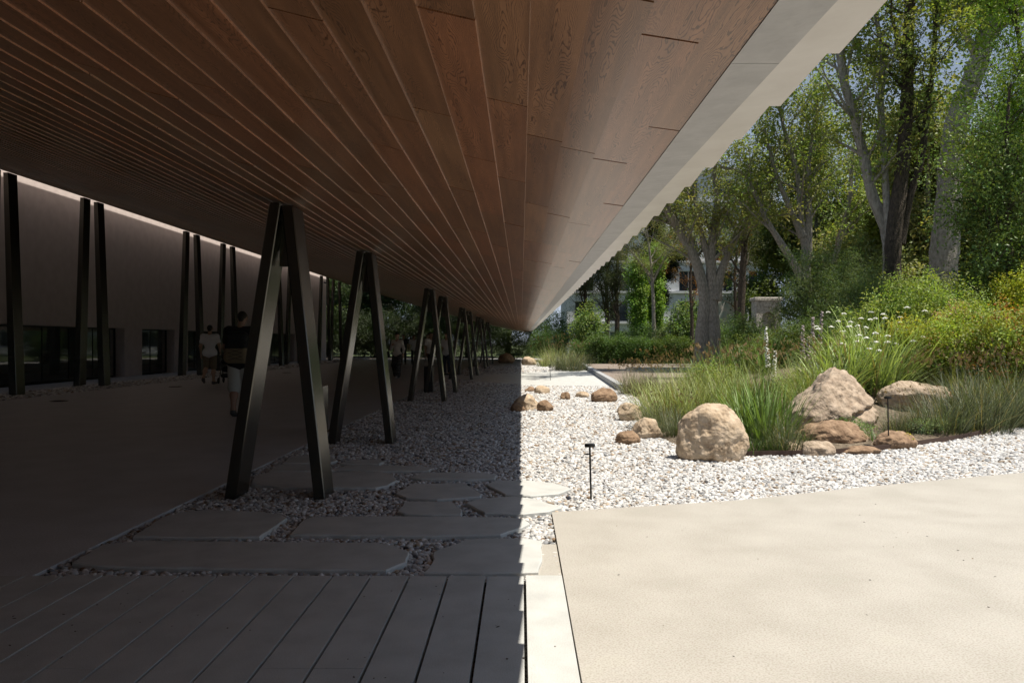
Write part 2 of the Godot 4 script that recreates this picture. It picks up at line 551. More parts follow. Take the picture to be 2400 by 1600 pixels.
# ------------------------------------------------------------------ the wall with its low windows
func build_wall() -> void:
	var root := thing("plaster_wall", Vector3.ZERO, "long blank grey plaster wall with low dark windows behind the tall columns", "building")
	var xw := -15.2
	var back := -15.75
	var zn := 34.0
	var zf := -62.0
	var wins := [[-9.0, -30.5], [-31.9, -34.9], [-36.3, -44.2], [-45.6, -53.4]]
	var b := MB.new()
	b.box(Vector3(back, 1.86, zf), Vector3(xw, 9.0, zn))
	var z := zn
	for w in wins + [[zf, zf]]:
		if z - w[0] > 0.01:
			b.box(Vector3(back, -0.05, w[0]), Vector3(xw, 1.858, z))
		z = w[1]
	b.box(Vector3(xw + 0.001, -0.05, zn - 0.4), Vector3(0.4, 6.0, zn))  # unseen end wall behind the camera, added to keep light out
	part("wall", b.mesh(), mats.plaster, root)
	for w in wins:
		var win := MB.new()
		var xg := xw - 0.38
		win.box(Vector3(xg - 0.03, 0.0, w[1]), Vector3(xg + 0.03, 0.07, w[0]))
		win.box(Vector3(xg - 0.03, 1.8, w[1]), Vector3(xg + 0.03, 1.857, w[0]))
		win.box(Vector3(xg - 0.03, 0.07, w[1]), Vector3(xg + 0.03, 1.8, w[1] + 0.05))
		win.box(Vector3(xg - 0.03, 0.07, w[0] - 0.05), Vector3(xg + 0.03, 1.8, w[0]))
		var f := part("window", win.mesh(), mats.dark_frame, root)
		var n: int = maxi(1, roundi((w[0] - w[1]) / 1.5))
		for k in n:
			var za: float = lerpf(w[0] - 0.05, w[1] + 0.05, float(k) / n)
			var ze: float = lerpf(w[0] - 0.05, w[1] + 0.05, float(k + 1) / n)
			var p := MB.new()
			p.quad(Vector3(xg, 0.07, za - 0.006), Vector3(xg, 0.07, ze + 0.006), Vector3(xg, 1.8, ze + 0.006), Vector3(xg, 1.8, za - 0.006))
			part("pane", p.mesh(), mats.glass, f)
			if k < n - 1:
				var mu := MB.new()
				mu.box(Vector3(xg - 0.02, 0.07, ze - 0.006), Vector3(xg + 0.02, 1.8, ze + 0.006))
				part("mullion", mu.mesh(), mats.dark_frame, f)
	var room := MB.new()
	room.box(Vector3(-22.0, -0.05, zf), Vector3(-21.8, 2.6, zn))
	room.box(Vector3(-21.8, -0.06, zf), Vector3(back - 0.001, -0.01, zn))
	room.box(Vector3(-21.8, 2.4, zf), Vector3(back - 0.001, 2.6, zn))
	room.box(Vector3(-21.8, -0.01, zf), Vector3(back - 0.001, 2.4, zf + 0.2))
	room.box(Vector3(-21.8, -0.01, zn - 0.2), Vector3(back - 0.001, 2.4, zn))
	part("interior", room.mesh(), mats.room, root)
	var cam := thing("security_camera", Vector3(xw, 5.9, zf + 0.8), "small dark camera fixed near the top end of the plaster wall", "camera")
	var cb := MB.new()
	cb.box(Vector3(0.0, -0.03, -0.03), Vector3(0.12, 0.03, 0.03))
	part("bracket", cb.mesh(), mats.dark_frame, cam)
	var cc := MB.new()
	cc.tube([Vector3(0.14, -0.05, 0.16), Vector3(0.14, -0.05, -0.1)], [0.06, 0.06], 10)
	part("housing", cc.mesh(), mats.dark_frame, cam)

# ------------------------------------------------------------------ the ground
const PLAZA := [Vector2(0.242, 6.28), Vector2(1.86, 6.76), Vector2(3.255, 7.41), Vector2(5.16, 8.18), Vector2(8, 9.6), Vector2(14, 13), Vector2(20, 13), Vector2(20, -3), Vector2(0.242, -3)]
const BED := [Vector2(2.6, 9.46), Vector2(3.2, 9.5), Vector2(3.68, 9.57), Vector2(4.7, 10.08), Vector2(6.07, 11.07), Vector2(8.08, 12.8), Vector2(11, 16.5), Vector2(14.5, 21), Vector2(19, 26), Vector2(19, 40.5), Vector2(10, 40.5), Vector2(7.9, 27.2), Vector2(2.95, 22), Vector2(2.75, 19), Vector2(2.5, 15.5), Vector2(1.95, 11.5), Vector2(2.05, 10.3)]
const STONES := [[[-2.728, 4.841], [-2.773, 5.263], [-2.552, 5.363], [-1.997, 5.343], [-0.970, 5.316], [-0.821, 5.230], [-0.712, 5.074], [-0.698, 4.841], [-0.792, 4.671], [-1.123, 4.681], [-2.036, 4.723], [-2.508, 4.760]],
	[[-0.567, 4.630], [-0.540, 4.814], [-0.561, 5.074], [-0.485, 5.211], [-0.365, 5.397], [-0.263, 5.432], [0.014, 5.432], [0.133, 5.363], [0.131, 4.955], [0.101, 4.640], [-0.224, 4.615]],
	[[-2.681, 5.488], [-2.746, 6.097], [-2.667, 6.278], [-2.492, 6.343], [-2.066, 6.278], [-1.853, 6.168], [-1.780, 6.053], [-1.787, 5.649], [-1.799, 5.467], [-2.177, 5.453]],
	[[-1.606, 5.538], [-1.641, 5.968], [-1.613, 6.079], [-1.273, 6.123], [-0.101, 6.079], [0.015, 6.027], [0.062, 5.885], [0.015, 5.765], [-0.145, 5.538], [-0.617, 5.495], [-1.325, 5.524]],
	[[-0.979, 6.278], [-0.976, 6.694], [-0.577, 6.652], [-0.464, 6.324], [-0.466, 6.168], [-0.692, 6.168], [-0.915, 6.213]],
	[[-0.456, 6.590], [-0.394, 6.780], [-0.048, 6.902], [0.125, 6.780], [0.325, 6.450], [0.217, 6.296], [0.016, 6.204], [-0.282, 6.231]],
	[[-1.110, 7.028], [-1.034, 7.501], [-0.535, 7.555], [-0.351, 7.005], [-0.356, 6.891], [-0.716, 6.759], [-0.985, 6.835]],
	[[-0.339, 7.475], [-0.226, 7.706], [0.069, 7.678], [0.308, 7.555], [0.459, 7.269], [0.332, 7.028], [0.084, 6.936], [-0.138, 6.982]],
	[[-2.553, 7.501], [-2.658, 7.922], [-2.589, 8.183], [-1.443, 8.199], [-1.288, 8.043], [-1.202, 7.706], [-1.238, 7.435], [-1.333, 7.307], [-2.226, 7.332]],
	[[-2.617, 8.231], [-2.654, 8.651], [-2.509, 8.722], [-2.083, 8.687], [-1.957, 8.328], [-2.237, 8.231]],
	[[-1.948, 8.344], [-1.902, 8.616], [-1.799, 8.651], [-1.071, 8.564], [-0.951, 8.427], [-0.954, 8.263], [-1.449, 8.231]],
	[[-1.081, 7.849], [-1.039, 8.104], [-0.917, 8.167], [-0.395, 8.151], [-0.261, 8.028], [-0.253, 7.777], [-0.523, 7.734], [-0.972, 7.777]],
	[[-2.637, 8.777], [-2.698, 9.277], [-2.603, 9.359], [-2.220, 9.256], [-2.077, 9.020], [-2.109, 8.795]],
	[[-1.993, 8.777], [-1.982, 8.981], [-1.595, 9.058], [-1.536, 8.887], [-1.560, 8.704]]]

func sheet(poly: PackedVector2Array, y: float) -> Mesh:
	var b := MB.new()
	b.prism(poly, y - 0.05, y)
	return b.mesh()

func bed_height(x: float, z: float) -> float: # z is depth, positive away
	var p := Vector2(x, z)
	if not Geometry2D.is_point_in_polygon(p, PackedVector2Array(BED)):
		return -0.12
	var d := 1e9
	for k in BED.size():
		if k >= 6 and k < BED.size() - 6:
			continue
		d = minf(d, p.distance_to(Geometry2D.get_closest_point_to_segment(p, BED[k], BED[(k + 1) % BED.size()])))
	return 0.0 + 0.06 * smoothstep(0.0, 0.6, d) + 0.7 * smoothstep(0.3, 4.2, d) * smoothstep(2.6, 6.0, x) * (1.0 - 0.6 * smoothstep(19.0, 26.0, z))

func build_ground() -> void:
	var g := MB.new()
	g.quad(Vector3(-300, -0.11, 120), Vector3(300, -0.11, 120), Vector3(300, -0.11, -320), Vector3(-300, -0.11, -320))
	setting("ground", g.mesh(), mats.lawn)
	# walkway of poured concrete under the canopy
	var zc := 18.0
	var bays := [34.0, 20.0, 6.0, -4.2, -13.4, -22.6, -31.8, -41.0, -50.2, -63.0]
	var walk := Node3D.new()
	put(walk, "walkway")
	walk.set_meta("kind", "structure")
	for k in bays.size() - 1:
		for c in [[-11.8, -7.32], [-7.314, -2.82]]:
			var b := MB.new()
			b.cbox(Vector3(c[0], -0.1, bays[k + 1] + 0.003), Vector3(c[1], 0.0, bays[k] - 0.003), 0.003)
			part("slab", b.mesh(), mats.walk, walk)
	var pl := MB.new()
	pl.box(Vector3(-15.2, -0.1, -63), Vector3(-13.3, 0.0, 34))
	setting("wall_plinth", pl.mesh(), mats.kerb)
	var far := MB.new()
	far.box(Vector3(-60, -0.2, -75), Vector3(-2.5, -0.02, -63.01))
	setting("soil_ground", far.mesh(), mats.soil)
	# gravel sheets; loose pebbles lie on the nearer part
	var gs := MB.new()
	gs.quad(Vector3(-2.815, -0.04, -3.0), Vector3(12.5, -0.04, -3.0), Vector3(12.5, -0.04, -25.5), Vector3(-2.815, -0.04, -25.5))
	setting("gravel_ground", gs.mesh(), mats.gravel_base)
	var gf := MB.new()
	gf.quad(Vector3(-2.815, -0.036, -25.5), Vector3(3.6, -0.036, -25.5), Vector3(3.6, -0.036, -66), Vector3(-2.815, -0.036, -66))
	setting("gravel_ground", gf.mesh(), mats.far_gravel)
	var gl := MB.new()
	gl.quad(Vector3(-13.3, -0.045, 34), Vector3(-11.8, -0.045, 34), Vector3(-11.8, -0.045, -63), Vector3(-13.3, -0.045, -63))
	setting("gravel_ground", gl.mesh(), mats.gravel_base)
	# a paved path crosses the gravel
	var cp := PackedVector2Array([Vector2(-2.81, -28.6), Vector2(0.0, -24.6), Vector2(3.0, -24.0), Vector2(3.25, -38.0), Vector2(0.0, -34.3), Vector2(-1.85, -32.0), Vector2(-2.81, -31.4)])
	setting("cross_path", sheet(cp, 0.0), mats.paver)
	# sunlit plaza of beige concrete
	var pz := PackedVector2Array()
	for p in PLAZA:
		pz.append(Vector2(p.x, -p.y))
	setting("plaza", sheet(pz, 0.004), mats.plaza)
	var sand := MB.new()
	sand.box(Vector3(0.06, -0.09, -5.35), Vector3(0.236, -0.012, 0.0))
	var rear := MB.new()
	rear.box(Vector3(-2.81, -0.1, 3.01), Vector3(0.235, 0.0, 34.0))
	setting("rear_paving", rear.mesh(), mats.walk)
	setting("sand_ground", sand.mesh(), mats.plaza)
	# long stone boards in front
	var deck := Node3D.new()
	put(deck, "board_paving")
	deck.set_meta("kind", "structure")
	var x := 0.233
	var n := 0
	while x > -3.3:
		var cuts := [-4.55, -3.26, 3.0] if n in [4, 5, 9] else [-4.55, 3.0] if n % 3 else [-4.55, -1.9, 3.0]
		for k in cuts.size() - 1:
			var b := MB.new()
			var off := R(-0.01, 0.012)
			b.box(Vector3(x - 0.205, -0.09, cuts[k] + (off if k == 0 else 0.002)), Vector3(x, 0.012 + R(-0.001, 0.001), cuts[k + 1] - 0.002))
			part("board", b.mesh(), mats.paver, deck)
		x -= 0.2195
		n += 1
	var under := MB.new()
	under.box(Vector3(-3.4, -0.105, -4.5), Vector3(0.04, -0.085, 3.0))
	setting("paving_ground", under.mesh(), mats.backing)
	# garden bed
	var b := MB.new()
	var nx := 90
	var nz := 110
	for j in nz + 1:
		for i in nx + 1:
			var px := 1.0 + 19.0 * i / nx
			var pz2 := 9.0 + 32.0 * j / nz
			var h := bed_height(px, pz2)
			if h > -0.1:
				h += R(-0.012, 0.012)
			b.vert(Vector3(px, h, -pz2), Vector3.UP, Vector2(px, pz2))
	for j in nz:
		for i in nx:
			var k := j * (nx + 1) + i
			b.i.append_array([k, k + nx + 1, k + 1, k + 1, k + nx + 1, k + nx + 2])
	for k in b.v.size():
		var p := b.v[k]
		var i := k % (nx + 1)
		var j := k / (nx + 1)
		if i > 0 and i < nx and j > 0 and j < nz:
			b.n[k] = (b.v[k + nx + 1] - b.v[k - nx - 1]).cross(b.v[k + 1] - b.v[k - 1]).normalized()
			if b.n[k].y < 0:
				b.n[k] = -b.n[k]
	setting("bed_ground", b.mesh(), mats.soil)
	# rusty edging strip
	var e := MB.new()
	for k in range(0, 6):
		var p := Vector3(BED[k].x, 0, -BED[k].y)
		var q := Vector3(BED[k + 1].x, 0, -BED[k + 1].y)
		var s := (q - p).cross(Vector3.UP).normalized() * 0.006
		e.hexa([p + s - Vector3(0, 0.08, 0), q + s - Vector3(0, 0.08, 0), q - s - Vector3(0, 0.08, 0), p - s - Vector3(0, 0.08, 0),
			p + s + Vector3(0, 0.05, 0), q + s + Vector3(0, 0.05, 0), q - s + Vector3(0, 0.05, 0), p - s + Vector3(0, 0.05, 0)])
	tag(part("bed_edging", e.mesh(), mats.corten), "thin rust brown metal edging curving between white gravel and planted bed", "edging")
	# kerb and the brown path behind it
	var kerb := Node3D.new()
	put(kerb, "kerb")
	tag(kerb, "low grey concrete kerb between the white gravel and the brown garden path", "kerb")
	var kp := [Vector3(2.75, 0, -22.0), Vector3(2.9, 0, -27.0), Vector3(3.05, 0, -32.5), Vector3(3.2, 0, -38.0), Vector3(3.35, 0, -43.5)]
	for k in 4:
		var s: Vector3 = (kp[k + 1] - kp[k]).cross(Vector3.UP).normalized() * 0.09
		var gap: Vector3 = (kp[k + 1] - kp[k]).normalized() * 0.006
		var kb := MB.new()
		var lo := Vector3(0, -0.08, 0)
		var hi := Vector3(0, 0.17, 0)
		kb.hexa([kp[k] + s + lo + gap, kp[k] - s + lo + gap, kp[k + 1] - s + lo, kp[k + 1] + s + lo, kp[k] + s + hi + gap, kp[k] - s + hi + gap, kp[k + 1] - s + hi, kp[k + 1] + s + hi])
		part("kerb_stone", kb.mesh(), mats.kerb, kerb)
	var bp := MB.new()
	bp.hexa([Vector3(2.85, -0.1, -22), Vector3(7.5, -0.1, -27), Vector3(9.5, -0.1, -43), Vector3(3.44, -0.1, -43.5), Vector3(2.85, 0.13, -22), Vector3(7.5, 0.13, -27), Vector3(9.5, 0.13, -43), Vector3(3.44, 0.13, -43.5)])
	setting("garden_path", bp.mesh(), mats.brown_path)
	var kb2 := MB.new()
	kb2.box(Vector3(4.4, 0.13, -33.5), Vector3(9.0, 0.27, -33.2))
	tag(part("kerb", kb2.mesh(), mats.kerb), "second grey kerb stone lying across the brown path behind tall grass", "kerb")

const STONE_WORDS := ["longest stepping stone, lying left in front of the dark board paving",
	"blunt stepping stone crossing the shadow edge next to the white board",
	"rounded stepping stone left, just in front of the nearest column's feet",
	"long straight stepping stone behind the blunt one, its tip touching sunlight",
	"small trapezoid stepping stone behind the middle of the long straight stone",
	"pointed stepping stone half in sun, nearest the corner of the beige plaza",
	"shaded six-sided stepping stone right of the nearest column",
	"pointed stepping stone half in sun, farther from the plaza corner",
	"wide stepping stone lying behind the nearest column's two feet",
	"short stepping stone behind the wide one, partly hidden by the column leg",
	"narrow stepping stone with a pointed right end, behind the wide stone",
	"thin straight-sided stepping stone in shade, behind the six-sided stone",
	"farthest left stepping stone beside the walkway edge",
	"smallest far stepping stone behind the narrow pointed one"]

func build_stones() -> void:
	for k in STONES.size():
		var poly := PackedVector2Array()
		var src: Array = STONES[k]
		for j in src.size(): # hewn outline: break the straight runs a little
			var p := Vector2(src[j][0], -src[j][1])
			var q := Vector2(src[(j + 1) % src.size()][0], -src[(j + 1) % src.size()][1])
			var n := maxi(1, int(p.distance_to(q) / 0.07))
			for s in n:
				var w := p.lerp(q, float(s) / n)
				poly.append(w + Vector2(R(-0.006, 0.006), R(-0.006, 0.006)))
		var c := Vector2.ZERO
		for p in poly:
			c += p / poly.size()
		for j in poly.size():
			poly[j] -= c
		var b := MB.new()
		b.prism(poly, -0.06, 0.01, 0.008)
		var o := part("stepping_stone", b.mesh(), mats.paver, self, Vector3(c.x, 0, c.y))
		tag(o, STONE_WORDS[k], "stepping stone", "stepping stones laid in the gravel")

func icosphere(levels: int) -> Array:
	var t := (1.0 + sqrt(5.0)) / 2.0
	var v := [Vector3(-1, t, 0), Vector3(1, t, 0), Vector3(-1, -t, 0), Vector3(1, -t, 0), Vector3(0, -1, t), Vector3(0, 1, t), Vector3(0, -1, -t), Vector3(0, 1, -t), Vector3(t, 0, -1), Vector3(t, 0, 1), Vector3(-t, 0, -1), Vector3(-t, 0, 1)]
	var f := [[0, 11, 5], [0, 5, 1], [0, 1, 7], [0, 7, 10], [0, 10, 11], [1, 5, 9], [5, 11, 4], [11, 10, 2], [10, 7, 6], [7, 1, 8], [3, 9, 4], [3, 4, 2], [3, 2, 6], [3, 6, 8], [3, 8, 9], [4, 9, 5], [2, 4, 11], [6, 2, 10], [8, 6, 7], [9, 8, 1]]
	for k in v.size():
		v[k] = v[k].normalized()
	for l in levels:
		var g := []
		var mid := {}
		for q in f:
			var m := []
			for e in 3:
				var a: int = mini(q[e], q[(e + 1) % 3])
				var z: int = maxi(q[e], q[(e + 1) % 3])
				var key := a * 100000 + z
				if not mid.has(key):
					v.append(((v[a] + v[z]) / 2).normalized())
					mid[key] = v.size() - 1
				m.append(mid[key])
			g.append([q[0], m[0], m[2]])
			g.append([q[1], m[1], m[0]])
			g.append([q[2], m[2], m[1]])
			g.append([m[0], m[1], m[2]])
		f = g
	return [v, f]

# a boulder: a ball cut by random planes, then weathered; scaled to size, its foot sunk by sink
func rock_mesh(s: int, size: Vector3, levels: int, cuts: int, rough: float, flat := 0.62, taper := 0.0) -> Mesh:
	var ico := icosphere(levels)
	var r := RandomNumberGenerator.new()
	r.seed = s
	var planes := []
	for k in cuts:
		var d := Vector3(r.randf_range(-1, 1), r.randf_range(-0.5, 1), r.randf_range(-1, 1)).normalized()
		planes.append([d, r.randf_range(0.7, 0.92)])
	var n1 := noise(1.0, 4, FastNoiseLite.TYPE_SIMPLEX_SMOOTH, s)
	var n2 := noise(1.0, 3, FastNoiseLite.TYPE_CELLULAR, s + 3)
	var n3 := noise(1.0, 3, FastNoiseLite.TYPE_SIMPLEX, s + 5)
	n3.fractal_type = FastNoiseLite.FRACTAL_RIDGED
	var b := MB.new()
	for d: Vector3 in ico[0]:
		var rad := 1.0
		for p in planes:
			var c: float = d.dot(p[0])
			if c > 0.05:
				var lim: float = p[1] / c
				var h := clampf(0.5 + 0.5 * (lim - rad) / 0.06, 0, 1)
				rad = lerpf(lim, rad, h) - 0.06 * h * (1 - h)
		rad += 0.1 * n1.get_noise_3dv(d * 1.3) + rough * (0.04 * n1.get_noise_3dv(d * 2.6) + 0.012 * n2.get_noise_3dv(d * 3.0) - 0.03 * maxf(0.0, n3.get_noise_3dv(d * 1.7)) + 0.012 * n1.get_noise_3dv(d * 11.0))
		var q := d * rad
		if taper > 0:
			q.x *= 1.0 - taper * maxf(q.y, -0.3)
			q.z *= 1.0 - 0.6 * taper * maxf(q.y, -0.3)
		if taper > 0.2: # a slanting crevice across the face
			var gy := q.y + 0.1 - 0.3 * q.x + 0.14 * n1.get_noise_3dv(q * 2.5)
			q -= d * 0.2 * exp(-pow(gy / 0.075, 2.0)) * smoothstep(0.0, 0.45, q.z) * smoothstep(-0.6, -0.1, q.x)
			q.x += 0.12 * maxf(q.y, 0.0)
		if q.y < -flat:
			q.y = -flat + (q.y + flat) * 0.15
		b.vert(Vector3(q.x * size.x / 2, (q.y + flat) / (1.0 + flat) * size.y, q.z * size.z / 2), Vector3.ZERO, Vector2(d.x, d.z))
	for f in ico[1]:
		b.i.append_array([f[0], f[1], f[2]])
		var fn: Vector3 = (b.v[f[2]] - b.v[f[0]]).cross(b.v[f[1]] - b.v[f[0]])
		if fn.dot(ico[0][f[0]]) < 0:
			fn = -fn
			b.i[b.i.size() - 2] = f[2]
			b.i[b.i.size() - 1] = f[1]
		for k in 3:
			b.n[f[k]] += fn
	for k in b.n.size():
		b.n[k] = b.n[k].normalized()
	return b.mesh()

func rock(s: int, at: Vector3, size: Vector3, mat: String, label: String, levels := 4, cuts := 9, rough := 1.0, turn := 0.0, taper := 0.0) -> void:
	var o := part("boulder" if size.x > 0.6 else "rock", rock_mesh(s, size, levels, cuts, rough, 0.62, taper), mats[mat])
	o.position = at - Vector3(0, size.y * 0.06 + 0.03, 0)
	if at.y > 0:
		o.position.y += bed_height(at.x, -at.z)
	o.rotation.y = turn
	tag(o, label, "boulder" if size.x > 0.6 else "rock", "garden rocks")

func build_rocks() -> void:
	rock(15, Vector3(2.213, 0.000, -9.251), Vector3(0.835, 0.702, 0.648), "rock_tan", "rounded upright tan boulder on the white gravel, the most prominent one", 5, 5, 1.00, 0.00, 0.04)
	rock(23, Vector3(4.556, 0.000, -11.687), Vector3(1.534, 1.086, 1.105), "rock_grey", "big peaked boulder with a dark crevice among the bed grasses", 5, 11, 1.50, 0.30, 0.3)
	rock(36, Vector3(4.133, 0.000, -10.573), Vector3(0.994, 0.376, 0.677), "rock_brown", "low reddish slab of rock at the foot of the peaked boulder", 4, 8, 1.60, 0.20)
	rock(41, Vector3(1.799, 0.000, -11.347), Vector3(0.496, 0.317, 0.415), "rock_tan", "flat topped tan rock behind a smaller one at the gravel edge", 4, 9, 1.20, 0.50)
	rock(52, Vector3(1.441, 0.000, -10.690), Vector3(0.392, 0.208, 0.329), "rock_brown", "small brown rock leaning on the flat topped tan rock", 4, 8, 1.00, 0.90)
	rock(63, Vector3(1.888, 0.000, -13.812), Vector3(0.483, 0.348, 0.406), "rock_tan", "cone shaped rock beside the grass left of the rounded boulder", 4, 8, 1.20, 0.20)
	rock(74, Vector3(1.878, 0.000, -17.986), Vector3(0.629, 0.360, 0.528), "rock_brown", "brown wedge shaped rock at the corner where grass meets the crossing path", 4, 7, 1.20, 0.40)
	rock(85, Vector3(1.491, 0.000, -19.414), Vector3(0.350, 0.179, 0.296), "rock_tan", "small domed rock in the middle of the small far rocks", 3, 6, 0.80, 0.00)
	rock(96, Vector3(1.035, 0.000, -18.656), Vector3(0.255, 0.226, 0.216), "rock_brown", "small upright rock left of the small domed rock", 3, 6, 1.00, 0.50)
	rock(17, Vector3(0.549, 0.000, -20.903), Vector3(0.434, 0.253, 0.366), "rock_tan", "pointed rock farther back near the sunlit crossing path", 3, 7, 1.00, 0.30)
	rock(28, Vector3(0.248, 0.000, -21.588), Vector3(0.330, 0.174, 0.279), "rock_brown", "little low rock just left of the pointed far rock", 3, 7, 1.00, 0.80)
	rock(39, Vector3(0.472, 0.000, -15.562), Vector3(0.366, 0.250, 0.308), "rock_brown", "squarish brown rock beside the rock cut by the shadow edge", 4, 7, 0.90, 0.20)
	rock(44, Vector3(0.087, 0.000, -15.917), Vector3(0.540, 0.365, 0.453), "rock_tan", "rock cut in half by the canopy's shadow edge", 4, 8, 1.20, 0.60)
	rock(57, Vector3(-0.059, 0.000, -15.541), Vector3(0.306, 0.206, 0.258), "rock_brown", "small shaded rock in front of the rock cut by the shadow edge", 3, 7, 1.00, 0.10)
	rock(68, Vector3(3.572, 0.000, -9.623), Vector3(0.463, 0.214, 0.387), "rock_grey", "smooth grey rock at the rusty bed edging", 4, 6, 0.70, 0.30)
	rock(79, Vector3(3.324, 0.000, -9.783), Vector3(0.283, 0.168, 0.238), "rock_tan", "pale rock half behind the smooth grey rock", 4, 7, 0.90, 0.90)
	rock(81, Vector3(4.811, 0.000, -10.285), Vector3(0.590, 0.263, 0.492), "rock_brown", "brown mossy rock behind the tall path light", 4, 8, 1.20, 0.20)
	rock(92, Vector3(4.154, 0.000, -9.733), Vector3(0.506, 0.111, 0.299), "rock_brown", "flat brown stone lying along the bed edging", 4, 6, 0.80, 0.10)
	rock(13, Vector3(4.491, 0.000, -10.504), Vector3(0.241, 0.133, 0.203), "rock_grey", "dark little rock under the drooping sedge", 3, 7, 1.00, 0.60)
	rock(24, Vector3(6.674, 0.005, -13.443), Vector3(1.396, 0.592, 0.817), "rock_grey", "broad layered boulder behind the dark sedge", 4, 9, 1.40, 0.20)
	rock(35, Vector3(0.488, 0.000, -46.933), Vector3(0.975, 0.567, 0.823), "rock_tan", "tan rock at the far end of the white gravel", 3, 8, 1.10, 0.30)
	rock(46, Vector3(1.357, 0.000, -47.725), Vector3(0.678, 0.385, 0.574), "rock_tan", "flat far rock beside the far end tan rock", 3, 7, 1.00, 0.60)
	rock(58, Vector3(1.993, 0.000, -48.604), Vector3(0.531, 0.393, 0.450), "rock_grey", "grey far rock near the feathery dark grass", 3, 7, 1.00, 0.20)
	rock(69, Vector3(-0.958, 0.000, -50.774), Vector3(1.083, 0.672, 0.913), "rock_brown", "brown far rock in the shade beside the last columns", 3, 8, 1.00, 0.40)

# loose pebbles over the gravel sheets
func build_pebbles() -> void:
	var shapes := []
	var ico := icosphere(1)
	var b := MB.new()
	var nz := noise(1.0, 2, FastNoiseLite.TYPE_SIMPLEX_SMOOTH, 77)
	for d: Vector3 in ico[0]:
		b.vert(d * (0.5 + 0.14 * nz.get_noise_3dv(d * 1.1)), d)
	for f in ico[1]:
		b.i.append_array([f[0], f[1], f[2]])
		if (b.v[f[2]] - b.v[f[0]]).cross(b.v[f[1]] - b.v[f[0]]).dot(ico[0][f[0]]) < 0:
			b.i[b.i.size() - 2] = f[2]
			b.i[b.i.size() - 1] = f[1]
	var pm := b.mesh()
	var blocked := []
	for s in STONES:
		var poly := PackedVector2Array()
		var box := Rect2(s[0][0], s[0][1], 0, 0)
		for p in s:
			poly.append(Vector2(p[0], p[1]))
			box = box.expand(Vector2(p[0], p[1]))
		var grown := Geometry2D.offset_polygon(poly, 0.004)
		blocked.append([box.grow(0.02), grown[0]])
	var plz := PackedVector2Array(PLAZA)
	var bed := PackedVector2Array(BED)
	var cross := PackedVector2Array([Vector2(-3.2, 29.0), Vector2(0.0, 24.6), Vector2(3.0, 24.0), Vector2(3.25, 38.0), Vector2(0.0, 34.3), Vector2(-1.85, 32.0), Vector2(-3.2, 31.0)])
	var tints := [Color(0.6, 0.598, 0.59), Color(0.5, 0.488, 0.47), Color(0.29, 0.3, 0.315), Color(0.37, 0.3, 0.225), Color(0.2, 0.14, 0.09), Color(0.09, 0.09, 0.095)]
	var share := [0.5, 0.76, 0.88, 0.95, 0.98, 1.0]
	# x0, x1, near, far, spacing
	var zones := [[-2.81, 9.0, 4.45, 9.0, 0.026], [-2.81, 9.0, 9.0, 14.0, 0.033], [-2.81, 3.3, 14.0, 24.6, 0.039], [-2.81, 3.2, 24.6, 44.0, 0.062], [-13.28, -11.82, 17.0, 32.0, 0.06], [-13.28, -11.82, 32.0, 62.0, 0.1]]
	var all := []
	var cols := PackedColorArray()
	for zo in zones:
		var sp: float = zo[4]
		var z: float = zo[2]
		while z < zo[3]:
			var x: float = zo[0]
			while x < zo[1]:
				var p := Vector2(x + R(-0.5, 0.5) * sp, z + R(-0.5, 0.5) * sp)
				x += sp
				if absf(p.x) * 1829.0 / p.y > 1330.0 or p.x < zo[0] or p.y < 4.5:
					continue
				if p.x < 0.3 and p.x > -0.1 and p.y < 5.35 and p.x > 0.06:
					if rng.randf() > 0.15:
						continue
				var skip := false
				if p.x > 0.2 and Geometry2D.is_point_in_polygon(p, plz):
					continue
				if p.x > 1.0 and Geometry2D.is_point_in_polygon(p, bed):
					continue
				if p.y > 24 and p.x > -5 and Geometry2D.is_point_in_polygon(p, cross):
					continue
				if p.y < 11:
					for q in blocked:
						if q[0].has_point(p) and Geometry2D.is_point_in_polygon(p, q[1]):
							skip = true
							break
				if skip:
					continue
				var sz := sp * R(0.95, 1.75)
				var bs := Basis.from_euler(Vector3(R(-0.4, 0.4), R(0, TAU), R(-0.4, 0.4))) * Basis.from_scale(Vector3(sz * R(0.9, 1.3), sz * R(0.5, 0.75), sz * R(0.75, 1.0)))
				all.append(Transform3D(bs, Vector3(p.x, -0.034 + sz * R(0.1, 0.42), -p.y)))
				var pick := rng.randf()
				var c := 0
				while pick > share[c]:
					c += 1
				cols.append(tints[c] * R(0.55, 1.15))
			z += sp
	var bits := []
	var bit_cols := PackedColorArray()
	for k in 150:
		var z := R(3.0, 9.0)
		var p := Vector2(R(0.3, 6.0), z) if k % 3 else Vector2(R(-2.6, 0.2), R(3.0, 4.4))
		if k % 3 and not Geometry2D.is_point_in_polygon(p, plz):
			continue
		var s := R(0.003, 0.009)
		bits.append(Transform3D(Basis.from_euler(Vector3(R(-0.2, 0.2), R(0, TAU), R(-0.2, 0.2))) * Basis.from_scale(Vector3(s * R(1.0, 2.6), s * 0.3, s)), Vector3(p.x, 0.006 if k % 3 else 0.014, -p.y)))
		bit_cols.append([Color(0.07, 0.05, 0.03), Color(0.16, 0.11, 0.06), Color(0.1, 0.1, 0.09)][k % 3])
	scatter("leaf_litter", pm, mats.pebble, bits, bit_cols)
	scatter("gravel", pm, mats.pebble, all, cols)

# ------------------------------------------------------------------ plants
var clump := {}
var tufts := {}

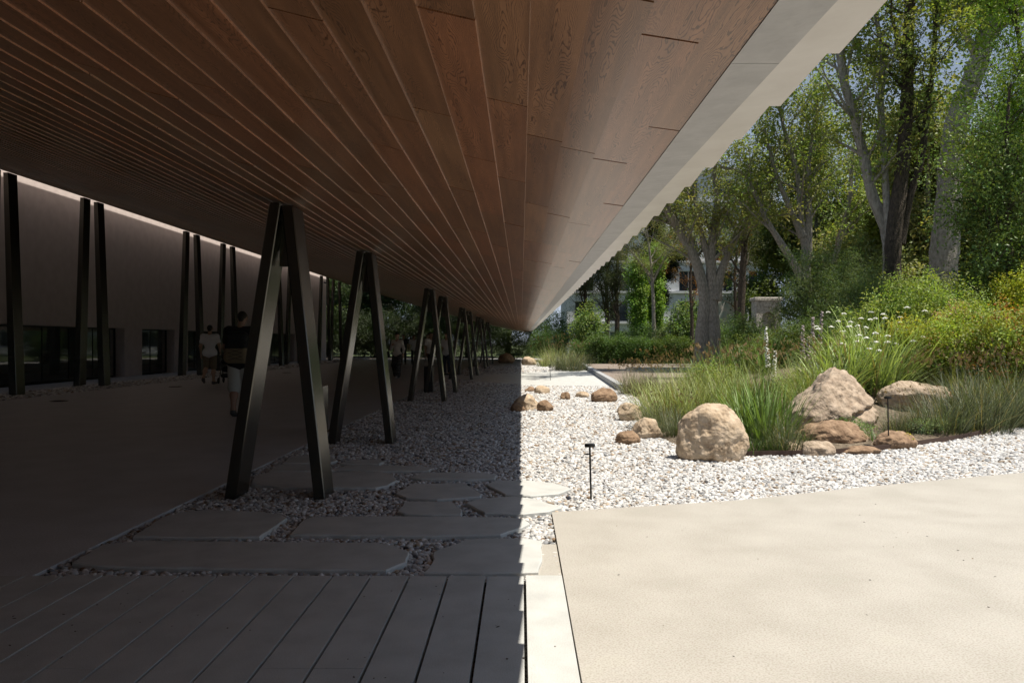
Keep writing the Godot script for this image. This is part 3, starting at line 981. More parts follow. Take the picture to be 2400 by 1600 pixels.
func clump_mesh(s: int, radius: float, count: int, l0: float, l1: float, wide: float, droop := 0.0) -> Mesh:
	var r := RandomNumberGenerator.new()
	r.seed = s
	var b := MB.new()
	for k in count:
		var d := Vector3(r.randf_range(-1, 1), r.randf_range(-1, 1), r.randf_range(-1, 1))
		if d.length() > 1:
			d = d.normalized() * r.randf()
		var at := d * radius
		var f := (d.normalized() * 0.7 + Vector3(r.randf_range(-1, 1), r.randf_range(-0.7, 0.6) - droop, r.randf_range(-1, 1))).normalized()
		var up := (Vector3.UP + Vector3(r.randf_range(-0.8, 0.8), 0, r.randf_range(-0.8, 0.8))).normalized()
		var sd := f.cross(up).normalized()
		up = sd.cross(f).normalized()
		var L := r.randf_range(l0, l1)
		var w := L * wide * 0.5
		var g := r.randf_range(0.72, 1.25)
		b.col = Color(g * r.randf_range(0.9, 1.15), g, g * r.randf_range(0.75, 1.1))
		var p0 := at
		var p1 := at + f * L * 0.45 + sd * w + up * w * 0.35
		var p2 := at + f * L - up * L * 0.18
		var p3 := at + f * L * 0.45 - sd * w + up * w * 0.35
		var pm := at + f * L * 0.5 - up * w * 0.1
		b.tri(p0, p1, pm); b.tri(p1, p2, pm); b.tri(p0, pm, p3); b.tri(pm, p2, p3)
	return b.mesh(true)

func blade(b: MB, at: Vector3, dir: float, L: float, lean: float, w: float, droop: float, tint: Color, segs := 4) -> Vector3:
	var h := Vector3(cos(dir), 0, sin(dir))
	var sd := Vector3(-sin(dir), 0, cos(dir))
	var p := at
	var a := lean
	var last_l := p - sd * w * 0.5
	var last_r := p + sd * w * 0.5
	for k in segs:
		a += droop / segs * (0.4 + 1.2 * k / segs)
		p += (h * sin(a) + Vector3.UP * cos(a)) * L / segs
		var ww := w * 0.5 * (1.0 - pow(float(k + 1) / segs, 1.6))
		var l := p - sd * ww
		var r := p + sd * ww
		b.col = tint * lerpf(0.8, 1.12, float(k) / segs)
		if k == segs - 1:
			b.tri(last_l, last_r, p)
		else:
			b.quad(last_l, last_r, r, l)
		last_l = l
		last_r = r
	return p

func tuft_mesh(s: int, count: int, height: float, spread: float, w: float, droop: float, tint: Color, dry := 0.1, heads := 0, head_tint := Color(0.24, 0.165, 0.08)) -> Mesh:
	var keep := rng.state
	rng.seed = s
	var b := MB.new()
	for k in count:
		var a := R(0, TAU)
		var rr := sqrt(rng.randf()) * spread * 0.35
		var t := tint * R(0.45, 1.55)
		if rng.randf() < dry:
			t = Color(0.34, 0.28, 0.12) * R(0.6, 1.1)
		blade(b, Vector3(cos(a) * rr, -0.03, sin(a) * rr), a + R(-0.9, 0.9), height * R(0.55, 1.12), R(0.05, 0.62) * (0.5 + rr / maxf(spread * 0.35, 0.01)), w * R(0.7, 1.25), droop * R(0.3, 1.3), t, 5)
	for k in heads:
		var a := R(0, TAU)
		var rr := sqrt(rng.randf()) * spread * 0.35
		var tip := blade(b, Vector3(cos(a) * rr, 0, sin(a) * rr), a, height * R(1.0, 1.25), R(0.05, 0.4), 0.006, droop * 0.35, tint * 0.9, 4)
		b.col = head_tint * R(0.7, 1.4)
		for j in 5:
			var o := Vector3(R(-1, 1), R(-1.5, 1), R(-1, 1)) * 0.022
			b.tri(tip + o, tip + o + Vector3(0.012, 0.03, 0), tip + o + Vector3(-0.008, 0.035, 0.01))
	rng.state = keep
	return b.mesh(true)

func make_plant_meshes() -> void:
	clump.fine = clump_mesh(1, 0.34, 46, 0.05, 0.09, 0.5)
	clump.broad = clump_mesh(2, 0.36, 26, 0.1, 0.17, 0.8, 0.2)
	clump.mid = clump_mesh(7, 0.45, 22, 0.09, 0.15, 0.6, 0.1)
	clump.big = clump_mesh(3, 0.62, 60, 0.12, 0.2, 0.65, 0.1)
	clump.small = clump_mesh(4, 0.15, 34, 0.028, 0.05, 0.6)
	clump.narrow = clump_mesh(5, 0.2, 46, 0.05, 0.09, 0.2)
	clump.shiny = clump_mesh(6, 0.28, 30, 0.06, 0.1, 0.55, 0.15)

func rand_basis(sz: float) -> Basis:
	return Basis.from_euler(Vector3(R(-0.6, 0.6), R(0, TAU), R(-0.6, 0.6))) * Basis.from_scale(Vector3.ONE * sz)

func tint_of(c: Color) -> Color:
	var k := R(0.6, 1.4)
	k *= 1.75
	return Color(c.r * k * R(0.85, 1.2), c.g * k, c.b * k * R(0.7, 1.2))

# limbs: [points in the world, radius at the foot, radius at the end, where branching starts (0..1), number of branches, branch length]
func tree(called: String, label: String, base: Vector3, limbs: Array, bark: String, kind: String, tint: Color, group := "", per := 4, jitter := 0.25, mat := "leaf", size := 1.0, flare := 1.25, up_bias := 0.35) -> Node3D:
	var root := thing(called, base, label, "tree", group)
	var t := MB.new()
	var br := MB.new()
	var where := []
	var cols := PackedColorArray()
	for l in limbs:
		var pts: Array = l[0]
		var cv := Curve3D.new()
		for k in pts.size():
			var tang: Vector3 = (pts[mini(k + 1, pts.size() - 1)] - pts[maxi(k - 1, 0)]) / 6.0
			cv.add_point(pts[k] - base, -tang, tang)
		var n := maxi(4, pts.size() * 4)
		var line := []
		var radii := []
		var total := cv.get_baked_length()
		for k in n + 1:
			var f := float(k) / n
			var r := lerpf(l[1], l[2], pow(f, 0.85)) * R(0.95, 1.06)
			if f < 0.12 and l[1] > 0.12:
				r *= lerpf(flare, 1.0, f / 0.12)
			line.append(cv.sample_baked(f * total))
			radii.append(r)
		t.tube(line, radii, 9 if l[1] > 0.08 else 6, true, 0.5)
		for k in l[4]:
			var f := lerpf(l[3], 1.0, (k + rng.randf()) / l[4])
			var p := cv.sample_baked(f * total)
			var ax := (cv.sample_baked(minf(f + 0.03, 1.0) * total) - cv.sample_baked(maxf(f - 0.03, 0.0) * total)).normalized()
			var d := (Vector3(R(-1, 1), R(-0.4, 0.6) + up_bias, R(-1, 1)).normalized() + ax * 0.55).normalized()
			var L: float = l[5] * R(0.55, 1.15)
			var rr := clampf(lerpf(l[1], l[2], f) * 0.4, 0.008, 0.07)
			var bp := [p]
			var brr := [rr]
			for s in 4:
				d = (d + Vector3(R(-0.3, 0.3), R(-0.22, 0.25), R(-0.3, 0.3))).normalized()
				bp.append(bp[-1] + d * L / 4)
				brr.append(maxf(0.009, rr * (1.0 - (s + 1) * 0.22)))
				var tw := (d + Vector3(R(-1, 1), R(-0.5, 0.7), R(-1, 1))).normalized()
				var tp: Vector3 = bp[-1]
				var te := tp + tw * L * R(0.2, 0.45)
				if rr > 0.01:
					br.tube([tp, te], [0.011, 0.004], 3, false)
				for j in per:
					var at := tp.lerp(te, rng.randf() * 1.1) + Vector3(R(-1, 1), R(-1, 1), R(-1, 1)) * jitter
					where.append(Transform3D(rand_basis(size * R(0.6, 1.2)), at))
					cols.append(tint_of(tint))
			br.tube(bp, brr, 5, false, 0.5)
	part("trunk", t.mesh(), mats[bark], root)
	if br.v.size():
		part("branches", br.mesh(), mats[bark], root).set_meta("kind", "stuff")
	if where.size():
		scatter("crown", clump[kind], mats[mat], where, cols, root)
	return root

func wild_tree(called: String, label: String, base: Vector3, height: float, spread: float, bark: String, tint: Color, group: String, bare := 0.3, kind := "big", dens := 1.0, size := 1.0, n_limbs := 7) -> Node3D:
	var limbs := []
	var top := base + Vector3(R(-0.8, 0.8), height * 0.85, R(-0.8, 0.8))
	var mid := base.lerp(top, 0.5) + Vector3(R(-0.5, 0.5), 0, R(-0.5, 0.5))
	limbs.append([[base, mid, top], height * 0.021, 0.05, bare, int(12 * dens), spread * 0.7])
	for k in n_limbs:
		var a := TAU * k / n_limbs + R(-0.4, 0.4)
		var f := R(bare * 0.8, 0.8)
		var s := base.lerp(mid, f * 2.0) if f < 0.5 else mid.lerp(top, f * 2.0 - 1.0)
		var reach := spread * R(0.6, 1.0) * (1.15 - 0.5 * f)
		var e := s + Vector3(cos(a) * reach, height * R(0.08, 0.3), sin(a) * reach)
		limbs.append([[s, s.lerp(e, 0.5) + Vector3(0, R(0.0, 0.8), 0), e], height * 0.011, 0.03, 0.25, int(8 * dens), spread * 0.55])
	return tree(called, label, base, limbs, bark, kind, tint, group, 4, spread * 0.12, "leaf", size)

func shrub(called: String, label: String, at: Vector3, r: Vector3, kind: String, count: int, tint: Color, group := "", mat := "leaf", size := 1.0, category := "shrub", second := Color(0, 0, 0), tips := 0.0) -> Node3D:
	var root := thing(called, at, label, category, group)
	var st := MB.new()
	for k in 9:
		var a := R(0, TAU)
		var e := Vector3(cos(a) * r.x * 0.6, r.y * R(0.9, 1.5), sin(a) * r.z * 0.6)
		st.tube([Vector3(0, -0.05, 0), e * 0.5 + Vector3(0, 0.08, 0), e], [0.02, 0.013, 0.004], 4, false)
	part("stems", st.mesh(), mats.bark_grey, root)
	var nz := noise(1.0, 2, FastNoiseLite.TYPE_SIMPLEX_SMOOTH, rng.randi() % 9999)
	var where := []
	var cols := PackedColorArray()
	while where.size() < count:
		var d := Vector3(R(-1, 1), R(-0.9, 1), R(-1, 1))
		var l := d.length()
		if l > 1.0 or l < 0.35:
			continue
		var bulge := 1.0 + 0.6 * nz.get_noise_3dv(d.normalized() * 1.6)
		if nz.get_noise_3dv(d * 2.4 + Vector3(5, 0, 0)) < -0.32:
			continue
		var p := d * bulge
		where.append(Transform3D(rand_basis(size * R(0.6, 1.25)), Vector3(p.x * r.x, r.y + p.y * r.y, p.z * r.z)))
		cols.append(tint_of(second) if second.g > 0 and rng.randf() < (tips if l > 0.75 else 0.1) else tint_of(tint))
	scatter("foliage", clump[kind], mats[mat], where, cols, root)
	return root

func hedge(label: String, at: Vector3, size: Vector3, count: int, tint: Color, group: String) -> void:
	var root := thing("hedge", at, label, "hedge", group)
	var where := []
	var cols := PackedColorArray()
	var nz := noise(1.0, 2, FastNoiseLite.TYPE_SIMPLEX_SMOOTH, rng.randi() % 9999)
	for k in count:
		var x := R(-0.5, 0.5) * size.x
		var top := size.y * (0.9 + 0.25 * nz.get_noise_1d(x * 0.9 + at.x))
		where.append(Transform3D(rand_basis(R(0.7, 1.3)), Vector3(x, top * sqrt(rng.randf()), R(-0.5, 0.5) * size.z)))
		cols.append(tint_of(tint))
	scatter("foliage", clump.shiny, mats.leaf, where, cols, root)
	var st := MB.new()
	for k in int(size.x * 2):
		var x := R(-0.48, 0.48) * size.x
		st.tube([Vector3(x, -0.05, 0), Vector3(x + R(-0.2, 0.2), size.y * 0.7, R(-0.2, 0.2))], [0.02, 0.008], 4, false)
	part("stems", st.mesh(), mats.bark_dark, root)

func tuft(kind: String, at: Vector3, sc: float, label: String, group := "", called := "grass_clump", category := "grass") -> Node3D:
	var v: Array = tufts[kind]
	var o := part(called, v[rng.randi() % v.size()], mats.blade)
	o.position = Vector3(at.x, maxf(bed_height(at.x, -at.z), 0.0) + at.y - 0.01, at.z)
	o.rotation.y = R(0, TAU)
	o.scale = Vector3(sc, sc * R(0.92, 1.08), sc)
	return tag(o, label, category, group)

func umbel_plant(at: Vector3, n: int, h: float, label: String) -> void:
	var root := thing("white_flower", Vector3(at.x, maxf(bed_height(at.x, -at.z), 0.0), at.z), label, "flower", "white flowers in the bed")
	var st := MB.new()
	var heads := []
	for k in n:
		var tip := blade(st, Vector3(R(-0.12, 0.12), 0, R(-0.12, 0.12)), R(0, TAU), h * R(0.75, 1.1), R(0.05, 0.5), 0.008, 0.3, Color(0.1, 0.16, 0.04), 4)
		heads.append(tip)
	part("stems", st.mesh(true), mats.blade, root)
	for p in heads:
		var f := MB.new()
		for k in 22:
			var a := R(0, TAU)
			var rr := sqrt(rng.randf()) * 0.05
			f.blob(Vector3(cos(a) * rr, -rr * rr * 10.0, sin(a) * rr), Vector3(0.012, 0.011, 0.012), 3, 5)
		part("flower_head", f.mesh(), mats.petal, root, p)

func spike_plant(at: Vector3, h: float, from: float, mat: String, label: String) -> void:
	var root := thing("flower_spike", Vector3(at.x, maxf(bed_height(at.x, -at.z), 0.0), at.z), label, "flower", "tall flower spikes")
	var lean := Vector3(R(-0.08, 0.08), 0, R(-0.05, 0.05))
	var st := MB.new()
	st.tube([Vector3.ZERO, Vector3(0, h * 0.5, 0) + lean * 0.4, Vector3(0, h, 0) + lean], [0.012, 0.01, 0.004], 5, false)
	part("stem", st.mesh(), plain(0.12, 0.14, 0.06), root)
	var f := MB.new()
	var y := h * from
	while y < h:
		var w := 0.042 * (1.0 - 0.6 * (y - h * from) / (h * (1 - from)))
		for k in 4:
			var a := R(0, TAU)
			f.blob(Vector3(cos(a) * w, y + R(-0.015, 0.015), sin(a) * w) + lean * (y / h), Vector3(0.021, 0.014, 0.021) * R(0.7, 1.1), 4, 5)
		y += 0.036
	part("florets", f.mesh(), mats[mat], root).set_meta("kind", "stuff")
	var lf := MB.new()
	for k in 12:
		blade(lf, Vector3.ZERO, R(0, TAU), R(0.3, 0.55), R(0.5, 0.9), 0.07, 0.7, Color(0.05, 0.1, 0.03) * R(0.7, 1.3), 4)
	part("leaves", lf.mesh(true), mats.blade, root).set_meta("kind", "stuff")

func build_trees() -> void:
	tree("twin_trunk_tree", "grey tree with fluted twin trunk forking low, right of the apartment building", Vector3(7.776, -0.100, -33.000), [[[Vector3(7.488, -0.093, -33.000), Vector3(7.524, 1.801, -33.000), Vector3(7.632, 3.064, -33.000), Vector3(7.416, 4.147, -33.000), Vector3(7.127, 4.959, -33.000), Vector3(6.549, 5.951, -33.000), Vector3(5.826, 6.686, -32.000), Vector3(4.966, 7.367, -31.000), Vector3(3.919, 7.882, -29.500)], 0.360, 0.050, 0.40, 22, 2.70],
		[[Vector3(7.993, -0.093, -33.000), Vector3(7.957, 1.801, -33.000), Vector3(7.921, 3.244, -33.000), Vector3(7.885, 4.688, -33.000), Vector3(7.993, 6.131, -33.000), Vector3(8.137, 7.214, -33.000), Vector3(7.993, 8.296, -33.000), Vector3(8.173, 9.199, -33.000)], 0.380, 0.050, 0.50, 16, 2.60],
		[[Vector3(8.029, 3.064, -33.000), Vector3(8.264, 4.147, -33.000), Vector3(8.624, 5.049, -33.000), Vector3(9.075, 5.951, -33.000), Vector3(9.472, 6.673, -33.000), Vector3(9.797, 7.575, -33.000)], 0.240, 0.040, 0.35, 12, 2.40],
		[[Vector3(7.416, 4.111, -33.000), Vector3(7.091, 5.410, -33.000), Vector3(6.820, 6.131, -33.000), Vector3(6.189, 6.492, -33.000), Vector3(5.467, 6.492, -33.000)], 0.160, 0.030, 0.40, 8, 2.00],
		[[Vector3(7.921, 4.327, -33.000), Vector3(7.488, 5.770, -33.000), Vector3(7.271, 6.853, -33.000), Vector3(7.091, 7.755, -33.000), Vector3(6.730, 8.477, -33.000)], 0.180, 0.030, 0.40, 10, 2.20]], "bark_grey", "mid", Color(0.17, 0.19, 0.07), "", 3, 0.35)
	tree("many_stemmed_tree", "pale grey tree with many upswept stems above the feathery shrub", Vector3(11.203, -0.100, -31.000), [[[Vector3(11.271, -0.006, -31.000), Vector3(11.203, 1.774, -31.000), Vector3(11.136, 3.808, -31.000), Vector3(11.068, 4.994, -31.000), Vector3(10.898, 6.181, -31.000), Vector3(10.831, 7.367, -31.000), Vector3(10.593, 8.553, -31.000), Vector3(10.254, 9.570, -31.000), Vector3(10.051, 10.587, -31.000)], 0.260, 0.050, 0.50, 18, 2.20],
		[[Vector3(11.119, 4.486, -31.000), Vector3(11.203, 6.011, -31.000), Vector3(11.169, 7.367, -31.000), Vector3(11.237, 8.553, -31.000), Vector3(11.407, 9.570, -31.000), Vector3(11.576, 10.926, -31.000)], 0.200, 0.040, 0.45, 14, 2.20],
		[[Vector3(11.169, 3.130, -31.000), Vector3(10.729, 4.231, -31.000), Vector3(10.136, 5.164, -31.000), Vector3(9.508, 6.181, -31.000), Vector3(9.068, 7.197, -31.000), Vector3(8.525, 7.960, -31.000), Vector3(7.678, 8.130, -31.000)], 0.200, 0.035, 0.40, 14, 2.20],
		[[Vector3(10.983, 5.418, -31.000), Vector3(10.424, 6.689, -31.000), Vector3(10.051, 7.536, -31.000), Vector3(9.712, 8.723, -31.000), Vector3(9.458, 9.740, -31.000)], 0.150, 0.030, 0.40, 10, 2.00]], "bark_grey", "mid", Color(0.16, 0.2, 0.06), "", 3, 0.35, "leaf", 1.0)
	tree("leaning_tree", "slender dark leaning trunk between the pale stems and the ivy trunk", Vector3(13.453, -0.100, -35.000), [[[Vector3(13.453, -0.085, -35.000), Vector3(13.568, 2.977, -35.000), Vector3(13.721, 4.507, -35.000), Vector3(14.027, 5.847, -35.000), Vector3(14.371, 7.187, -35.000), Vector3(14.524, 8.526, -35.000), Vector3(14.639, 10.057, -35.000)], 0.200, 0.060, 0.50, 14, 2.60]], "bark_grey", "mid", Color(0.14, 0.19, 0.05), "", 3, 0.4)
	tree("ivy_trunk_tree", "tall tree whose lower trunk is dark with dead ivy, rising to the frame's top", Vector3(11.259, 0.000, -24.000), [[[Vector3(11.259, 0.103, -24.000), Vector3(11.272, 1.678, -24.000), Vector3(11.219, 3.253, -24.000), Vector3(11.245, 4.565, -24.000), Vector3(11.403, 5.746, -24.000), Vector3(11.534, 6.927, -24.000), Vector3(11.639, 8.501, -24.000), Vector3(11.665, 10.076, -24.000), Vector3(11.744, 11.651, -24.000), Vector3(11.823, 13.619, -24.000)], 0.300, 0.130, 0.55, 16, 2.40],
		[[Vector3(11.429, 4.302, -24.000), Vector3(11.744, 5.746, -24.000), Vector3(12.059, 6.796, -24.000), Vector3(12.243, 8.239, -24.000), Vector3(12.453, 9.945, -24.000), Vector3(12.505, 11.651, -24.000), Vector3(12.584, 12.963, -24.000)], 0.130, 0.050, 0.35, 18, 2.00]], "bark_dark", "mid", Color(0.15, 0.19, 0.06), "", 3, 0.35, "leaf", 1.0)
	tree("pale_limbed_tree", "pale plane tree with a bent mottled limb leaning left over the garden", Vector3(11.292, 0.000, -24.500), [[[Vector3(11.373, 0.077, -24.500), Vector3(11.359, 2.489, -24.500), Vector3(11.319, 4.364, -24.500), Vector3(11.105, 5.168, -24.500), Vector3(10.837, 5.770, -24.500), Vector3(10.676, 6.507, -24.500), Vector3(10.462, 7.445, -24.500), Vector3(10.194, 8.516, -24.500), Vector3(9.953, 9.320, -24.500), Vector3(9.819, 10.392, -24.500), Vector3(9.752, 11.597, -24.500)], 0.250, 0.100, 0.50, 20, 2.40],
		[[Vector3(11.207, 4.592, -24.200), Vector3(11.101, 5.915, -24.200), Vector3(11.022, 7.370, -24.200), Vector3(10.942, 8.693, -24.200), Vector3(10.995, 10.016, -24.200), Vector3(10.810, 11.207, -24.200), Vector3(10.757, 12.530, -24.200)], 0.120, 0.060, 0.40, 18, 2.20]], "bark_pale", "mid", Color(0.16, 0.2, 0.055), "", 3, 0.35, "leaf", 1.0)
	tree("massive_plane_tree", "massive pale plane tree trunk leaning right at the garden's far side", Vector3(14.245, 0.000, -27.000), [[[Vector3(14.216, -0.348, -27.000), Vector3(14.216, 1.719, -27.000), Vector3(14.275, 3.195, -27.000), Vector3(14.393, 4.671, -27.000), Vector3(14.541, 6.443, -27.000), Vector3(14.629, 7.772, -27.000), Vector3(14.866, 9.100, -27.000), Vector3(15.338, 10.281, -27.000), Vector3(15.751, 11.536, -27.000), Vector3(16.106, 12.643, -27.000), Vector3(16.504, 14.119, -27.000)], 0.580, 0.260, 0.75, 12, 2.60],
		[[Vector3(15.722, 11.610, -27.000), Vector3(16.283, 12.023, -27.000), Vector3(16.873, 12.422, -27.000), Vector3(17.611, 12.791, -27.000)], 0.150, 0.060, 0.30, 12, 2.40],
		[[Vector3(15.545, 10.872, -27.000), Vector3(14.954, 12.053, -27.000), Vector3(14.659, 13.234, -27.000), Vector3(14.511, 14.415, -27.000)], 0.140, 0.060, 0.30, 14, 2.40]], "bark_pale", "broad", Color(0.15, 0.22, 0.04), "", 4, 0.35)
	tree("glossy_leaved_tree", "glossy green leafy tree filling the right side behind the bed", Vector3(10.855, 0.000, -18.000), [[[Vector3(11.052, -0.077, -18.000), Vector3(11.072, 1.596, -18.000), Vector3(11.052, 3.171, -18.000), Vector3(11.013, 4.647, -18.000), Vector3(10.993, 5.926, -18.000), Vector3(11.052, 7.107, -18.000)], 0.120, 0.030, 0.12, 26, 2.10],
		[[Vector3(10.914, 1.202, -18.000), Vector3(11.249, 2.777, -18.000), Vector3(11.446, 4.155, -18.000), Vector3(11.544, 5.631, -18.000)], 0.080, 0.030, 0.15, 20, 1.60],
		[[Vector3(10.855, 1.006, -18.000), Vector3(10.707, 2.285, -18.000), Vector3(10.609, 3.564, -18.000), Vector3(10.580, 4.745, -18.000)], 0.070, 0.020, 0.20, 16, 1.20]], "bark_dark", "shiny", Color(0.09, 0.135, 0.042), "", 3, 0.45, "leaf_shiny", 1.2)
	tree("bright_leaved_tree", "bright leafy young tree at the upper right under the plane crown", Vector3(14.042, 0.000, -21.000), [[[Vector3(14.042, 0.259, -21.000), Vector3(13.927, 3.474, -21.000), Vector3(13.698, 6.000, -21.000), Vector3(13.353, 7.837, -21.000), Vector3(13.124, 9.445, -21.000), Vector3(13.009, 11.052, -21.000)], 0.140, 0.040, 0.35, 34, 2.20],
		[[Vector3(13.812, 5.541, -21.000), Vector3(13.238, 6.459, -21.000), Vector3(12.894, 7.148, -21.000), Vector3(12.549, 7.608, -21.000)], 0.070, 0.020, 0.20, 12, 1.40]], "bark_dark", "shiny", Color(0.125, 0.2, 0.03), "", 4, 0.4, "leaf_shiny", 1.3)
	tree("poplar_tree", "left of two slim light green poplars before the apartment building", Vector3(7.619, -0.100, -52.000), [[[Vector3(7.619, 0.071, -52.000), Vector3(7.676, 2.061, -52.000), Vector3(7.563, 4.051, -52.000), Vector3(7.648, 6.098, -52.000)], 0.120, 0.030, 0.15, 34, 0.90]], "bark_grey", "broad", Color(0.13, 0.22, 0.05), "", 5, 0.3, "leaf", 0.9, 1.2, 1.0)
	tree("poplar_tree", "right of two slim light green poplars before the apartment building", Vector3(8.867, -0.100, -53.000), [[[Vector3(8.867, 0.046, -53.000), Vector3(8.925, 2.074, -53.000), Vector3(8.809, 4.103, -53.000), Vector3(8.896, 7.146, -53.000)], 0.120, 0.030, 0.15, 34, 0.90]], "bark_grey", "broad", Color(0.14, 0.23, 0.05), "", 5, 0.3, "leaf", 0.9, 1.2, 1.0)
	tree("dark_tree", "dark thin leafless-looking trunk pair nearest the canopy's far tip", Vector3(5.864, -0.100, -55.000), [[[Vector3(5.864, -0.003, -55.000), Vector3(5.954, 2.703, -55.000), Vector3(5.894, 5.109, -55.000), Vector3(6.044, 6.913, -55.000), Vector3(5.984, 9.018, -55.000)], 0.200, 0.060, 0.25, 22, 2.00],
		[[Vector3(5.864, 3.305, -55.000), Vector3(5.503, 5.109, -55.000), Vector3(5.262, 6.312, -55.000)], 0.080, 0.030, 0.30, 10, 1.60]], "bark_dark", "fine", Color(0.045, 0.06, 0.025), "", 4, 0.4)
	tree("dark_tree", "dark thin trunk with bushy lower twigs left of the poplars", Vector3(6.436, -0.100, -54.000), [[[Vector3(6.436, 0.021, -54.000), Vector3(6.525, 2.679, -54.000), Vector3(6.466, 5.041, -54.000), Vector3(6.613, 7.993, -54.000), Vector3(6.554, 10.060, -54.000)], 0.200, 0.060, 0.25, 22, 2.00],
		[[Vector3(6.436, 3.269, -54.000), Vector3(6.082, 5.041, -54.000), Vector3(5.846, 6.222, -54.000)], 0.080, 0.030, 0.30, 10, 1.60]], "bark_dark", "fine", Color(0.045, 0.06, 0.025), "", 4, 0.4)
	tree("dark_tree", "narrow dark trunk by the canopy tip before the building's left end", Vector3(4.470, -0.100, -56.000), [[[Vector3(4.470, -0.028, -56.000), Vector3(4.562, 2.728, -56.000), Vector3(4.501, 5.177, -56.000), Vector3(4.654, 5.790, -56.000), Vector3(4.593, 7.933, -56.000)], 0.200, 0.060, 0.25, 22, 2.00],
		[[Vector3(4.470, 3.340, -56.000), Vector3(4.103, 5.177, -56.000), Vector3(3.858, 6.402, -56.000)], 0.080, 0.030, 0.30, 10, 1.60]], "bark_dark", "fine", Color(0.045, 0.06, 0.025), "", 4, 0.4)
	tree("lacy_tree", "lacy fine leaved tree hanging before the apartment building, left of the twin grey trunks", Vector3(7.786, -0.100, -47.000), [[[Vector3(7.786, -0.320, -47.000), Vector3(7.838, 2.506, -47.000), Vector3(7.735, 5.076, -47.000), Vector3(7.529, 7.132, -47.000), Vector3(7.272, 8.674, -47.000)], 0.160, 0.050, 0.50, 14, 2.80],
		[[Vector3(7.761, 4.819, -47.000), Vector3(8.557, 6.361, -47.000), Vector3(9.328, 7.646, -47.000), Vector3(9.842, 8.674, -47.000)], 0.080, 0.030, 0.20, 10, 2.40],
		[[Vector3(7.709, 5.076, -47.000), Vector3(6.758, 6.361, -47.000), Vector3(5.987, 7.132, -47.000), Vector3(5.217, 7.132, -47.000)], 0.080, 0.030, 0.20, 10, 2.40]], "bark_grey", "fine", Color(0.15, 0.17, 0.07), "", 4, 0.35)
	wild_tree("dark_tree", "dark cedar-like tree right of the poplars, before the building", Vector3(9.923, -0.100, -56.000), 11, 1.7, "bark_dark", Color(0.022, 0.03, 0.016), "", 0.3, "big", 0.9, 0.7)
	tree("dark_trunk_tree", "straight dark trunk right of the twin grey trunks", Vector3(11.044, -0.100, -40.000), [[[Vector3(11.001, 0.366, -40.000), Vector3(11.044, 2.334, -40.000), Vector3(11.132, 4.521, -40.000), Vector3(11.263, 6.708, -40.000), Vector3(11.350, 8.895, -40.000)], 0.240, 0.120, 0.40, 16, 2.40]], "bark_dark", "fine", Color(0.05, 0.06, 0.025), "", 4, 0.4)
	tree("orange_flowering_tree", "orange blossomed tree behind the left side of the twin grey trunks", Vector3(9.406, -0.100, -44.000), [[[Vector3(9.406, 0.267, -44.000), Vector3(9.454, 2.433, -44.000), Vector3(9.358, 4.598, -44.000), Vector3(9.502, 6.522, -44.000)], 0.140, 0.050, 0.40, 12, 1.60]], "bark_dark", "fine", Color(0.22, 0.1, 0.015), "", 1, 0.4, "leaf", 0.7)
	tree("orange_flowering_tree", "orange blossomed tree behind the right side of the twin grey trunks", Vector3(12.399, -0.100, -46.000), [[[Vector3(12.399, 0.218, -46.000), Vector3(12.449, 2.482, -46.000), Vector3(12.349, 4.745, -46.000), Vector3(12.500, 6.757, -46.000)], 0.140, 0.050, 0.40, 12, 1.60]], "bark_dark", "fine", Color(0.22, 0.1, 0.015), "", 1, 0.4, "leaf", 0.7)
	wild_tree("broadleaf_tree", "broadleaf tree of the woods olive and open, above the stone portal", Vector3(19.500, -0.100, -52.000), 15, 4.8, "bark_grey", Color(0.085, 0.11, 0.028), "trees behind the garden", 0.2, "big", 1.2, 1.192)
	wild_tree("broadleaf_tree", "broadleaf tree of the woods yellow green, between the pale stems and the ivy trunk", Vector3(23.000, -0.100, -46.000), 13.5, 4.8, "bark_grey", Color(0.11, 0.14, 0.025), "trees behind the garden", 0.12, "big", 1.15, 1.192)
	wild_tree("broadleaf_tree", "broadleaf tree of the woods behind the massive plane trunk", Vector3(27.500, -0.100, -50.000), 15, 5.2, "bark_grey", Color(0.07, 0.13, 0.03), "trees behind the garden", 0.2, "big", 1.2, 1.208)
	wild_tree("broadleaf_tree", "broadleaf tree of the woods dark green, at the right edge", Vector3(31.000, -0.100, -42.000), 13, 4.8, "bark_grey", Color(0.06, 0.1, 0.025), "trees behind the garden", 0.12, "big", 1.15, 1.192)
	wild_tree("broadleaf_tree", "broadleaf tree of the woods olive, far right behind the others", Vector3(36.000, -0.100, -48.000), 15, 5.5, "bark_grey", Color(0.15, 0.17, 0.07), "trees behind the garden", 0.2, "big", 1.15, 1.22)
	wild_tree("broadleaf_tree", "broadleaf tree of the woods tall and dark behind the ivy trunk", Vector3(23.000, -0.100, -64.000), 14, 5.5, "bark_grey", Color(0.06, 0.09, 0.025), "trees behind the garden", 0.2, "big", 1.2, 1.22)
	wild_tree("broadleaf_tree", "broadleaf tree of the woods tallest behind the plane crown", Vector3(31.000, -0.100, -66.000), 15, 6, "bark_grey", Color(0.07, 0.11, 0.03), "trees behind the garden", 0.2, "big", 1.2, 1.24)
	wild_tree("broadleaf_tree", "broadleaf tree of the woods green, farthest to the right", Vector3(40.000, -0.100, -64.000), 15, 6, "bark_grey", Color(0.07, 0.13, 0.03), "trees behind the garden", 0.2, "big", 1.2, 1.24)
	wild_tree("broadleaf_tree", "broadleaf tree of the woods low and bright just behind the ivy trunk", Vector3(25.000, -0.100, -37.000), 11, 3.6, "bark_grey", Color(0.1, 0.14, 0.025), "trees behind the garden", 0.12, "big", 1.15, 1.144)
